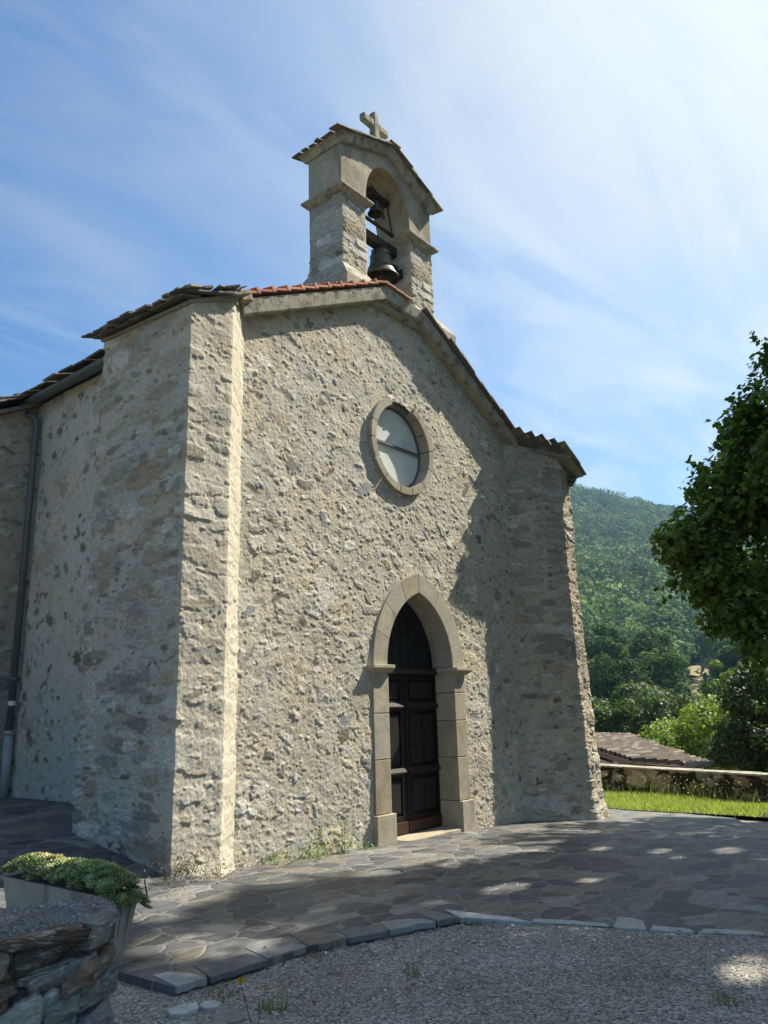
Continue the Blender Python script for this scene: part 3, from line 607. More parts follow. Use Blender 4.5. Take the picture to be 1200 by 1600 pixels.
#@@PART2
# ================================================================== GROUND
def grid_mesh(name, X, Y, Zf, mat_, col=None):
    Z = Zf(X, Y); V = np.stack([X, Y, Z], -1).reshape(-1, 3); h, k = X.shape
    i = np.arange(h - 1)[:, None] * k + np.arange(k - 1)[None]
    return npmesh(name, V, np.stack([i, i + 1, i + k + 1, i + k], -1).reshape(-1, 4), mat_, col, smooth=True)
def ground_mat(name, cols, sc, rough=.95, bumps=(), vor=None):
    m = bpy.data.materials.new(name); m.use_nodes = True; t = m.node_tree; b = t.nodes['Principled BSDF']; b.inputs['Roughness'].default_value = rough; b.inputs['Specular IOR Level'].default_value = .2
    co = t.nodes.new('ShaderNodeTexCoord').outputs['Object']
    cr = t.nodes.new('ShaderNodeValToRGB'); n = t.nodes.new('ShaderNodeTexNoise'); n.inputs['Scale'].default_value = sc[0]; n.inputs['Detail'].default_value = 8; n.inputs['Roughness'].default_value = .75; t.links.new(co, n.inputs[0]); t.links.new(n.outputs[0], cr.inputs[0])
    el = cr.color_ramp.elements; el[0].position = .3; el[0].color = (*cols[0], 1); el[1].position = .7; el[1].color = (*cols[-1], 1)
    for i, c in enumerate(cols[1:-1]): e = el.new(.3 + .4 * (i + 1) / (len(cols) - 1)); e.color = (*c, 1)
    cur = cr.outputs[0]
    if vor:
        v = t.nodes.new('ShaderNodeTexVoronoi'); v.inputs['Scale'].default_value = vor; t.links.new(co, v.inputs['Vector'])
        sp = t.nodes.new('ShaderNodeSeparateColor'); t.links.new(v.outputs['Color'], sp.inputs[0]); mr = t.nodes.new('ShaderNodeMapRange'); t.links.new(sp.outputs[0], mr.inputs[0]); mr.inputs[3].default_value = .45; mr.inputs[4].default_value = 1.7
        q = t.nodes.new('ShaderNodeVectorMath'); q.operation = 'SCALE'; t.links.new(cur, q.inputs[0]); t.links.new(mr.outputs[0], q.inputs['Scale']); cur = q.outputs[0]
        bp = t.nodes.new('ShaderNodeBump'); bp.inputs['Strength'].default_value = .8; bp.inputs['Distance'].default_value = .01; t.links.new(v.outputs['Distance'], bp.inputs['Height']); bp.invert = True; t.links.new(bp.outputs[0], b.inputs['Normal'])
    t.links.new(cur, b.inputs['Base Color']); return m
m_gravel = ground_mat('grey_gravel', [(.15, .125, .09), (.25, .23, .19), (.29, .27, .235), (.34, .32, .275)], [1.3], vor=75)
m_lawn = ground_mat('lawn_soil', [(.05, .07, .02), (.09, .12, .03), (.16, .15, .07)], [3.0])
m_terr = ground_mat('valley_ground', [(.03, .045, .015), (.05, .07, .022), (.14, .13, .06)], [.12])
# paving of irregular schist slabs with mortar joints
m_pave = bpy.data.materials.new('schist_paving'); m_pave.use_nodes = True
t = m_pave.node_tree; b = t.nodes['Principled BSDF']; co = t.nodes.new('ShaderNodeTexCoord').outputs['Object']
mpn = t.nodes.new('ShaderNodeMapping'); t.links.new(co, mpn.inputs[0]); mpn.inputs['Rotation'].default_value = (0, 0, R_(25)); mpn.inputs['Scale'].default_value = (1, 1.5, 0)
wn = t.nodes.new('ShaderNodeTexNoise'); wn.inputs['Scale'].default_value = 3.5; wn.inputs['Detail'].default_value = 4; t.links.new(mpn.outputs[0], wn.inputs[0])
wmx = t.nodes.new('ShaderNodeVectorMath'); wmx.operation = 'SCALE'; wmx.inputs['Scale'].default_value = .24; t.links.new(wn.outputs['Color'], wmx.inputs[0])
wad = t.nodes.new('ShaderNodeVectorMath'); wad.operation = 'ADD'; t.links.new(mpn.outputs[0], wad.inputs[0]); t.links.new(wmx.outputs[0], wad.inputs[1])
v1 = t.nodes.new('ShaderNodeTexVoronoi'); v1.inputs['Scale'].default_value = 2.9; t.links.new(wad.outputs[0], v1.inputs['Vector'])
v2 = t.nodes.new('ShaderNodeTexVoronoi'); v2.feature = 'DISTANCE_TO_EDGE'; v2.inputs['Scale'].default_value = 2.9; t.links.new(wad.outputs[0], v2.inputs['Vector'])
sp = t.nodes.new('ShaderNodeSeparateColor'); t.links.new(v1.outputs['Color'], sp.inputs[0])
cr = t.nodes.new('ShaderNodeValToRGB'); t.links.new(sp.outputs[0], cr.inputs[0]); el = cr.color_ramp.elements
el[0].position = 0; el[0].color = (.065, .065, .068, 1); el[1].position = 1; el[1].color = (.24, .23, .21, 1)
for p_, c_ in ((.25, (.11, .11, .11)), (.5, (.145, .13, .105)), (.7, (.09, .09, .095)), (.88, (.18, .175, .16))): e = el.new(p_); e.color = (*c_, 1)
cr.color_ramp.interpolation = 'CONSTANT'
nz = t.nodes.new('ShaderNodeTexNoise'); nz.inputs['Scale'].default_value = 7; nz.inputs['Detail'].default_value = 9; nz.inputs['Roughness'].default_value = .72; t.links.new(co, nz.inputs[0])
mps = t.nodes.new('ShaderNodeMapping'); t.links.new(co, mps.inputs[0]); mps.inputs['Rotation'].default_value = (0, 0, R_(-38)); mps.inputs['Scale'].default_value = (1, 5, 1)
nz2 = t.nodes.new('ShaderNodeTexNoise'); nz2.inputs['Scale'].default_value = 3.5; nz2.inputs['Detail'].default_value = 8; nz2.inputs['Roughness'].default_value = .7; t.links.new(mps.outputs[0], nz2.inputs[0])
mr = t.nodes.new('ShaderNodeMapRange'); mrm = t.nodes.new('ShaderNodeMath'); mrm.operation = 'MULTIPLY_ADD'; t.links.new(nz2.outputs[0], mrm.inputs[0]); mrm.inputs[1].default_value = .6; mrm2 = t.nodes.new('ShaderNodeMath'); mrm2.operation = 'MULTIPLY'; t.links.new(nz.outputs[0], mrm2.inputs[0]); mrm2.inputs[1].default_value = .4; t.links.new(mrm2.outputs[0], mrm.inputs[2]); t.links.new(mrm.outputs[0], mr.inputs[0]); mr.inputs[1].default_value = .3; mr.inputs[2].default_value = .7; mr.inputs[3].default_value = .35; mr.inputs[4].default_value = 1.75
q = t.nodes.new('ShaderNodeVectorMath'); q.operation = 'SCALE'; t.links.new(cr.outputs[0], q.inputs[0]); t.links.new(mr.outputs[0], q.inputs['Scale'])
jr = t.nodes.new('ShaderNodeMapRange'); t.links.new(v2.outputs['Distance'], jr.inputs[0]); jr.inputs[1].default_value = .02; jr.inputs[2].default_value = .045; jr.inputs[3].default_value = .55; jr.inputs[4].default_value = 0
mxp = t.nodes.new('ShaderNodeMix'); mxp.data_type = 'RGBA'; t.links.new(jr.outputs[0], mxp.inputs['Factor']); t.links.new(q.outputs[0], mxp.inputs['A']); mxp.inputs['B'].default_value = (.24, .225, .19, 1)
t.links.new(mxp.outputs['Result'], b.inputs['Base Color']); b.inputs['Roughness'].default_value = .62; b.inputs['Specular IOR Level'].default_value = .4
bp = t.nodes.new('ShaderNodeBump'); bp.inputs['Strength'].default_value = .7; bp.inputs['Distance'].default_value = .012
ad = t.nodes.new('ShaderNodeMath'); ad.operation = 'MULTIPLY_ADD'; jr2 = t.nodes.new('ShaderNodeMapRange'); t.links.new(v2.outputs['Distance'], jr2.inputs[0]); jr2.inputs[1].default_value = 0; jr2.inputs[2].default_value = .07
t.links.new(sp.outputs[1], ad.inputs[0]); ad.inputs[1].default_value = .8; t.links.new(jr2.outputs[0], ad.inputs[2])
ad2 = t.nodes.new('ShaderNodeMath'); ad2.operation = 'MULTIPLY_ADD'; t.links.new(nz.outputs[0], ad2.inputs[0]); ad2.inputs[1].default_value = 1.6; t.links.new(ad.outputs[0], ad2.inputs[2])
t.links.new(ad2.outputs[0], bp.inputs['Height']); t.links.new(bp.outputs[0], b.inputs['Normal'])

# gravel square
xs = np.concatenate([np.arange(-22, -9, .8), np.arange(-9, 0, .08), np.arange(0, 5.6, .3), [5.6]]); ys = np.concatenate([np.arange(-20, -8, .8), np.arange(-8, 0, .08), np.arange(0, 14, .5)])
X, Y = np.meshgrid(xs, ys)
gn = fnoise(400, 400, 12, 4, 77)
def gnoise(x, y): return bil(gn, (x + 22) * 10, (y + 20) * 10)
g = link('gravel', grid_mesh('gravel', X, Y, lambda x, y: zgr(x, y) + .012 * gnoise(x, y), m_gravel)); g['kind'] = 'structure'
# paving
KE = [(-9.5, -.3), (-5.75, -1.6), (-5.53, -1.8), (-5.5, -2.4), (-5.01, -2.46), (-4.55, -2.49), (-4.0, -2.67), (-3.39, -2.88), (-3.22, -3.36), (-3.01, -3.84), (-2.81, -4.33), (-2.6, -4.75), (-2.2, -5.9), (-1.6, -9), (2.2, -9), (3.0, -3.3), (4.97, -2.37), (5.3, -1.2)]
kx = [p[0] for p in KE]; ky = [p[1] for p in KE]
xs = np.unique(np.concatenate([np.arange(-9.5, 5.3, .06), kx])); tt = np.linspace(0, 1, 120)
ke = np.interp(xs, kx, ky)
X = np.broadcast_to(xs[None], (len(tt), len(xs))); Y = ke[None] + (8 - ke)[None] * tt[:, None]
pv = grid_mesh('paving', X, Y, lambda x, y: zg(x, y), m_pave)
# vertical edge of the paving
V = []; F = []
for i, x in enumerate(xs): V += [(x, ke[i], float(zg(x, ke[i]))), (x, ke[i], float(zg(x, ke[i])) - .2)]
for i in range(len(xs) - 1): F.append((2 * i, 2 * i + 1, 2 * i + 3, 2 * i + 2))
g = link('paving', pv); g['kind'] = 'structure'
g = link('paving_edge', npmesh('paving_edge', V, F, m_pave)); g['kind'] = 'structure'
# kerb of larger slabs
mb = MB(); r = random.Random(21)
kp = [Vector((x, y, 0)) for x, y in KE[3:13]]
cumk = [0]
for a, b_ in zip(kp, kp[1:]): cumk.append(cumk[-1] + (b_ - a).length)
def kpos(s_):
    s_ = max(0, min(s_, cumk[-1] - 1e-3)); i = max(j for j in range(len(cumk)) if cumk[j] <= s_); i = min(i, len(kp) - 2)
    a, b_ = kp[i], kp[i + 1]; tt_ = (b_ - a).normalized(); return a + tt_ * (s_ - cumk[i]), tt_
s_ = 0
while s_ < cumk[-1] - .1:
    Lk = r.uniform(.14, .55); 
    pass
    p, t_ = kpos(s_ + .008); q_, t2 = kpos(s_ + Lk - .008); d_ = r.uniform(.08, .34); inn = Vector((-t_.y, t_.x, 0)); inn2 = inn
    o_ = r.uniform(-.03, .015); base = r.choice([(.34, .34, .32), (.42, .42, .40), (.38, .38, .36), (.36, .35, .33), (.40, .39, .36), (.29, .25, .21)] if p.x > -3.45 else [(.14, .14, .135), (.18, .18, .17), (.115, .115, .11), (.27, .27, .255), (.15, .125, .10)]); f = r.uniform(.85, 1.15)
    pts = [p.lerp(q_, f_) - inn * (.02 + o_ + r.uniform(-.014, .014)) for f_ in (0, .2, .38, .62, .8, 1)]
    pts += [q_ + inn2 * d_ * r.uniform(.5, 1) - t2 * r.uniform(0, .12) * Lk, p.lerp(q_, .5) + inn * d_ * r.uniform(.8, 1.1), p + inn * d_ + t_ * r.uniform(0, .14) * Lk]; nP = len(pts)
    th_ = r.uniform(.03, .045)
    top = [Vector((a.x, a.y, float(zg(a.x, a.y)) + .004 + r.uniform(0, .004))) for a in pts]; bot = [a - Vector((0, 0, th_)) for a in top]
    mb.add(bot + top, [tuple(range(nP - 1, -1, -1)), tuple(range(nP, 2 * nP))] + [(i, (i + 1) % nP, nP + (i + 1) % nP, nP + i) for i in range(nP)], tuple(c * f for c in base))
    s_ += Lk
g = link('kerb', mb.mesh('kerb', m_slate), bevel=.004); g['kind'] = 'structure'
# loose slab pieces by the planter
for i, (x, y, w_, d_, a) in enumerate([(-5.62, -2.66, .17, .08, .2), (-5.50, -2.72, .10, .06, .5), (-5.72, -3.0, .2, .09, .1), (-5.55, -2.95, .16, .1, .9), (-5.66, -1.86, .28, .07, -.5)]):
    mb = MB(); z = float(zgr(x, y)); pts = []
    n_ = 6
    for k in range(n_): an = 2 * math.pi * k / n_ + a; pts.append((x + w_ * .6 * math.cos(an) * r.uniform(.8, 1.1), y + d_ * math.sin(an) * r.uniform(.8, 1.1)))
    mb.prism(pts, lambda p_, q_: (p_, q_, z - .02), lambda p_, q_: (p_, q_, z + .028), [(.42, .42, .41), (.40, .40, .38), (.25, .22, .18), (.2, .19, .17), (.45, .42, .36)][i])
    o = link('stone_slab', mb.mesh('stone_slab', m_slate), bevel=.006)
    tag(o, ['pale grey slab fragment lying flat in front of the kerb corner', 'small pale chip beside the larger slab fragment in the gravel', 'brown flat stone half buried in gravel close to the schist wall', 'dull grey flat stone in gravel under the yellow flower', 'long pale stone lying along the foot of the planter'][i], 'stone slab')
# round cover set in the paving
mb = MB(); z = float(zg(-2.32, -1.3)); mb.lathe([(.001, z + .006), (.15, z + .006), (.155, z + .003), (.155, z - .02)], -2.32, -1.3, 28, (.17, .17, .16)); mb.lathe([(.175, z + .001), (.175, z + .009), (.20, z + .009), (.205, z + .001)], -2.32, -1.3, 28, (.16, .16, .15))
tag(link('drain_cover', mb.mesh('drain_cover', m_col)), 'small round stone drain cover set flush in the shaded paving', 'drain cover')

# lawn between the square and the boundary wall
xs = np.arange(4.9, 11, .2); ys = np.arange(-14, 16, .25); X, Y = np.meshgrid(xs, ys)
def zl(x, y): return zg(x, y) - .13 * sm((np.asarray(x) - 6) / 2.5) + .012 + .03 * np.sin(x * 1.7 + y) * sm((np.asarray(x) - 5.4))
edge_x = lambda y: 5.32 + .08 * np.sin(np.asarray(y) * 2.3) + .10 * np.sin(np.asarray(y) * .9)
X = np.maximum(X, edge_x(Y)); lw = link('lawn', grid_mesh('lawn', X, Y, zl, m_lawn)); lw['kind'] = 'structure'
# distant terrain, polar grid about the square
def thill(az, rr):
    """height of the valley and the wooded mountain; az in degrees from +X"""
    base = np.interp(rr, [0, 19, 24, 35, 60, 100, 150, 250, 450, 650, 760, 900, 1600], [-.6, -.6, -2.2, -6, -10, -7, 3, 24, 84, 166, 190, 150, 60])
    rid = np.interp(az, [-180, -60, -20, 5, 12, 18, 25, 45, 90, 180], [.10, .15, .45, .62, .72, .83, 1.0, 1.12, .9, .10])
    k = sm((rr - 60) / 160)
    return base * (1 - k) + k * (base * rid * 1.075)
azs = np.radians(np.concatenate([np.arange(-180, -20, 5), np.arange(-20, 60, .5), np.arange(60, 181, 5)])); rs = np.concatenate([[0, 5, 12, 17], 19 * 1.045 ** np.arange(0, 100)])
A, Rr = np.meshgrid(azs, rs); tn = fnoise(500, 500, 60, 6, 91)
def tz(x, y):
    dx = x - CAMP[0]; dy = y - CAMP[1]; rr = np.hypot(dx, dy); az = np.degrees(np.arctan2(dy, dx))
    return thill(az, rr) + bil(tn, (x + 1500) / 6, (y + 1500) / 6) * np.interp(rr, [0, 40, 200, 700], [0, .5, 6, 16])
X = CAMP[0] + Rr * np.cos(A); Y = CAMP[1] + Rr * np.sin(A)
g = link('mountain_terrain', grid_mesh('mountain_terrain', X, Y, tz, m_terr)); g['kind'] = 'structure'

# ---- boundary wall with coping
bw = thing('boundary_wall', 'low brown rubble stone wall with thin coping at the far edge of the lawn', 'wall', (8.9, 0, -.3))
WA = np.array([10.4, 6.0]); WB = np.array([7.3, -6.2])
dW = (WB - WA) / np.linalg.norm(WB - WA); LW = np.linalg.norm(WB - WA)
hw_ = rubble(13, 1.2, .015, 61, [dict(n=9, len=.34, asp=1.6, amp=.06, pal=[(.28, .20, .12), (.19, .16, .12), (.36, .28, .18), (.15, .11, .07), (.30, .26, .20), (.22, .14, .08)], cov=.97, soft=.12, asd=8, p=4, jag=.3, sd=.25),
     dict(n=22, len=.14, asp=1.8, amp=.04, pal=[(.24, .17, .11), (.34, .30, .22), (.17, .13, .09)], cov=.95, soft=.15, asd=20, jag=.5)], mortar=(.035, .028, .02), rough=.008, wav=.01)
link('masonry', strip('masonry', [WA, WB], lambda s: -1.0, lambda s: .20 - .006 * s, .02, hw_, .015, m_rub), bw)
mb = MB(); nW = np.array([dW[1], -dW[0]]); r = random.Random(6); s_ = 0
while s_ < LW:
    Lk = r.uniform(.4, .9); z = .20 - .006 * s_; a = WA + dW * s_; b_ = WA + dW * (s_ + Lk - .012); o0 = .05 + r.uniform(-.015, .015); c = r.choice([(.2, .18, .14), (.16, .14, .11), (.23, .21, .17)])
    P0 = [a + nW * o0, b_ + nW * o0, b_ - nW * .36, a - nW * .36]
    mb.hexa([(p[0], p[1], z - .01) for p in P0] + [(p[0], p[1], z + .028 + r.uniform(-.006, .006)) for p in P0], c); s_ += Lk
link('coping', mb.mesh('coping', m_conc), bw, bevel=.01)
mb = MB(); P0 = [WA - nW * .02, WB - nW * .02, WB - nW * .32, WA - nW * .32]; mb.hexa([(p[0], p[1], -3) for p in P0] + [(p[0], p[1], z_) for p, z_ in zip(P0, (.18, .18 - .006 * LW, .18 - .006 * LW, .18))], (.2, .16, .11))
link('wall_core', mb.mesh('wall_core', m_col), bw)

# ---- small house below the wall
hs = thing('stone_house', 'small low house with faded brown tiled roof just behind the boundary wall', 'house', tuple(ray_pt(1000, 1190, 26)))
pB = ray_pt(981, 1152, 31); pD = ray_pt(1112, 1200, 24.0); pF = ray_pt(934, 1173, 25)
nrm_ = np.cross(pD - pB, pF - pB); nrm_ /= np.linalg.norm(nrm_)
if nrm_[2] < 0: nrm_ = -nrm_
def onroof(u, v):
    d = RIGHT * (u - 600) - UP * (v - 800) + FWD * 1208.55; k_ = ((pB - CAMP) @ nrm_) / (d @ nrm_); return CAMP + d * k_
c0_ = onroof(880, 1150); c1_ = pB; c2_ = pD; c3_ = onroof(988, 1191); c4_ = pF; c5_ = onroof(880, 1152)
# tiled surface: rows of half-round tiles following the slope
e_al = (c3_ - c4_); e_al /= np.linalg.norm(e_al); e_up = np.cross(nrm_, e_al)
if e_up[2] < 0: e_up = -e_up
def uvr(p): d = p - c4_; return np.array([d @ e_al, d @ e_up])
poly = [uvr(p) for p in (c4_, c3_, c2_, c1_, c0_)]
from mathutils.geometry import intersect_point_tri_2d
def inside(px, py):
    n_ = len(poly); ins = False; j = n_ - 1
    for i in range(n_):
        if (poly[i][1] > py) != (poly[j][1] > py) and px < (poly[j][0] - poly[i][0]) * (py - poly[i][1]) / (poly[j][1] - poly[i][1]) + poly[i][0]: ins = not ins
        j = i
    return ins
mb = MB(); r = random.Random(9); us = [p[0] for p in poly]; vs = [p[1] for p in poly]
u_ = min(us)
while u_ < max(us):
    v_ = min(vs)
    while v_ < max(vs):
        if inside(u_ + .09, v_ + .15):
            cpt = c4_ + e_al * u_ + e_up * v_; c = r.choice([(.11, .085, .065), (.16, .13, .10), (.08, .065, .05), (.24, .205, .165), (.13, .09, .065)]); pts = []
            for vv, hh in ((-.03, .055), (.36, .0)):
                for k in range(5):
                    a = math.pi * k / 4; pts.append(cpt + e_al * (.14 - .12 * math.cos(a)) + e_up * vv + nrm_ * (hh + .13 * math.sin(a)))
            mb.add(pts, [(k, k + 1, 6 + k, 5 + k) for k in range(4)] + [(4, 3, 2, 1, 0)], c)
        v_ += .34
    u_ += .30
cc_ = [c4_, c3_, c2_, c1_, c0_]
mb.add([p - nrm_ * .02 for p in cc_] + [p - nrm_ * .14 for p in cc_], [(0, 1, 2, 3, 4), (9, 8, 7, 6, 5)] + [(i, (i + 1) % 5, 5 + (i + 1) % 5, 5 + i) for i in range(5)], (.16, .12, .09))
for k in range(12):
    a = c1_ + (c0_ - c1_) * k / 12; b_ = c1_ + (c0_ - c1_) * (k + 1.05) / 12; mb.tube([a + nrm_ * .03, b_ + nrm_ * .05], .11, 8, (.34, .29, .23))
link('roof', mb.mesh('roof', m_tile), hs)
mb = MB(); ins_ = [c4_ + (c3_ - c4_) * .04 + e_up * .25, c3_ + e_up * .25 - e_al * .2, c2_ - e_al * .6 + e_up * .2, c1_ - e_al * .3 - e_up * .2, c0_ - e_up * .2]
mb.add([p - nrm_ * .15 for p in ins_] + [np.array([p[0], p[1], -8]) for p in ins_], [(i, (i + 1) % 5, 5 + (i + 1) % 5, 5 + i) for i in range(5)], (.62, .58, .50))
link('wall', mb.mesh('wall', m_col), hs)

# ================================================================== VEGETATION
def leaves(cent, size, r_, tilt=.9, asp=.75, cols=None, jit=.25, out=None):
    """one bent leaf (two quads' worth) at each centre; returns verts, faces, colours"""
    n = len(cent); nrm = r_.normal(size=(n, 3)); nrm[:, 2] = np.abs(nrm[:, 2]) * 1.0 + .25
    if out is not None: nrm = nrm * .55 + out * 1.1
    nrm /= np.linalg.norm(nrm, axis=1)[:, None]
    a = np.cross(nrm, r_.normal(size=(n, 3))); a /= np.linalg.norm(a, axis=1)[:, None] + 1e-9; b = np.cross(nrm, a)
    s = (size * r_.uniform(.6, 1.3, n))[:, None]
    v0 = cent - a * s * .5; v2 = cent + a * s * .5 - nrm * s * .12; v1 = cent + b * s * asp * .5 - nrm * s * .05; v3 = cent - b * s * asp * .5 - nrm * s * .05
    V = np.stack([v0, v1, v2, v3], 1).reshape(-1, 3); F = np.arange(4 * n).reshape(-1, 4)
    c = np.asarray(cols)[r_.integers(len(cols), size=n)] * r_.uniform(1 - jit, 1 + jit, (n, 1)); return V, F, np.repeat(c, 4, 0)
def crown_pts(blobs, n, r_, shell=.35):
    """points spread in the outer part of many blobs (x,y,z,rx,rz)"""
    bl = np.array(blobs); wts = bl[:, 3]**2; idx = r_.choice(len(bl), n, p=wts / wts.sum()); d = r_.normal(size=(n, 3)); d /= np.linalg.norm(d, axis=1)[:, None]
    rad = 1 - shell * r_.random(n)**1.0 + r_.normal(0, .07, n); B = bl[idx]
    return B[:, :3] + d * rad[:, None] * B[:, [3, 3, 4]], d
G1 = [(.045, .085, .02), (.035, .07, .018), (.06, .105, .025), (.03, .055, .015), (.075, .12, .03)]
def big_tree(name, label, base, ctr, prof, nblob, nleaf, size, seed, cols, group=None, trunk_r=.28, extra=(), bs=1.0, nspray=350):
    """ctr: crown axis (x,y); prof: list of (z, radius)"""
    r_ = np.random.default_rng(seed); t = thing(name, label, 'tree', base, group); blobs = []
    zs = [p[0] for p in prof]; rs_ = [p[1] for p in prof]
    while len(blobs) < nblob:
        z = r_.uniform(zs[0], zs[-1]); R0_ = np.interp(z, zs, rs_)
        if r_.random() > (R0_ / max(rs_)) ** 1: continue
        an = r_.uniform(0, 2 * np.pi); br = bs * r_.uniform(.45, .95) * max(.3, min(1.1, R0_ * .33)); rad = max(0, R0_ - br) * r_.uniform(.35, 1.0) ** .5
        blobs.append((ctr[0] + rad * np.cos(an), ctr[1] + rad * np.sin(an), z, br, br * .75))
    for (u, v), d_, br in extra: q_ = ray_pt(u, v, d_); blobs += [(q_[0], q_[1], q_[2], br, br * .8)] * 2
    P, idx = crown_pts(blobs, nleaf, r_, .6)
    out_ = r_.choice(len(P), nspray); sp_p = []; sp_d = []     # twigs that stick out of the crown, each carrying a row of leaves
    for q_ in out_:
        dd = idx[q_] + r_.normal(0, .35, 3); dd /= np.linalg.norm(dd); tl_ = r_.uniform(.1, .34) * (1 if nspray > 400 else 1.8); m_ = int(tl_ / size * 3.2)
        tq = r_.random(m_)[:, None]; sp_p.append(P[q_] + dd * tq * tl_ + r_.normal(0, size * .35, (m_, 3)) * (1.1 - tq)); sp_d.append(np.repeat(dd[None], m_, 0))
    P = np.vstack([P] + sp_p); idx = np.vstack([idx] + sp_d)
    # leaves culled to shape the cast shadow, keeping church front and lawn in sun
    xs_ = P[:, 0] - .836 * P[:, 2]; ys_ = P[:, 1] + .333 * P[:, 2]
    kp_ = ys_ < np.interp(xs_, [-7, -4.2, -2.7, 1, 3.4, 4.6, 5.2, 7, 12], [-1.3, -1.0, -.68, -.42, -.9, -1.6, -2.7, -3.4, -4.2]) + .14 * np.sin(xs_ * 3.1) + .09 * np.sin(xs_ * 8.3 + 1) + r_.normal(0, .06, len(P)); 
    for (hx, hy, hr) in ((-2.32, -2.55, .17), (.02, -1.60, .13), (.76, -1.47, .12), (-1.5, -2.95, .11), (.56, -2.20, .11), (.77, -2.79, .12), (1.3, -3.37, .16), (-3.5, -4.8, .15), (-1.58, -1.5, .08), (-3.21, -2.4, .08), (.37, -3.11, .09), (-2.64, -1.23, .07)):  # leaves removed where the cast shade should open into sun patches
        kp_ &= ((xs_ - hx) * .45)**2 + (ys_ - hy)**2 > hr**2
    P = P[kp_]; idx = idx[kp_]
    V, F, c = leaves(P, size, r_, cols=cols, out=idx * .6)
    link('crown', npmesh('crown', V, F, m_leaf, c), t)
    blobs = [b for b in blobs if b[1] + .36 * b[2] < -1.2]
    mb = MB(); top = Vector((ctr[0], ctr[1], zs[0] + (zs[-1] - zs[0]) * .7)); b0 = Vector(base); mid = b0.lerp(top, .4) + Vector((.1, -.08, 0))
    mb.tube([b0 - Vector((0, 0, .2)), b0 + Vector((0, 0, .25)), b0.lerp(mid, .5), mid, mid.lerp(top, .5), top], [trunk_r * 1.35, trunk_r, trunk_r * .85, trunk_r * .7, trunk_r * .4, trunk_r * .12], 12)
    for k in range(0, min(len(blobs), 26)):
        bb = Vector(blobs[k][:3]); st = b0.lerp(top, min(.9, max(.25, (bb.z - b0.z) / (top.z - b0.z) * .7))); m1 = st.lerp(bb, .5) + Vector((0, 0, .15)); mb.tube([st, m1, bb], [trunk_r * .22, trunk_r * .12, .015], 6)
    link('trunk', mb.mesh('trunk', m_bark, True), t); return t
big_tree('lime_tree', 'dense dark green lime tree whose crown hangs in at the right edge', (3.5, -6.0, -.12), (3.3, -5.95), [(1.75, 1.6), (2.4, 2.9), (3.6, 3.45), (4.6, 3.1), (5.6, 2.4), (6.8, 1.75), (8.2, 1.25), (9.6, .4)], 105, 48000, .10, 101, [(.11, .18, .038), (.08, .14, .03), (.14, .21, .045), (.06, .11, .026), (.19, .26, .05)], trunk_r=.2, bs=.68, nspray=1500, extra=[((1101, 835), 10.6, .55), ((1071, 850), 10.4, .42), ((1131, 760), 10.8, .5), ((1111, 900), 10.4, .5), ((1176, 660), 11, .45), ((1161, 690), 10.7, .35), ((1146, 960), 10.2, .4), ((1221, 560), 11, .4), ((1206, 1000), 10.2, .45)])
SHADE = [((12.0, -7.0), (12.0, -6.9), [(5.2, 1.6), (7, 3.2), (10, 3.6), (12.5, 2.6), (14, .6)], 112),
         ((6.8, -7.4), (6.7, -7.1), [(7.8, 1.2), (9.4, 2.4), (11.5, 3.0), (14, 2.6), (16, .6)], 113),
         ((3.6, -9.0), (3.9, -8.7), [(5.0, 1.6), (7, 3.3), (9, 3.8), (12, 3.2), (14.5, 2.9), (17, .6)], 114),
         ((-1.6, -10.6), (-1.6, -10.4), [(3.2, 2.0), (5.5, 3.4), (8, 3.2), (10.5, 1.5)], 115)]
for i, (bs, ct, pf, sd_) in enumerate(SHADE):
    big_tree('shade_tree', ['tall tree at the far right end of the square beyond the lime', 'tall tree beside the lime shading the paving before the doorway', 'broad shade tree on the gravel behind the lime', 'shade tree nearest the viewpoint on the gravel side'][i], (bs[0], bs[1], float(zgr(*bs))), ct, pf, 110, 25000, .16, sd_, G1, 'shade trees around the square')

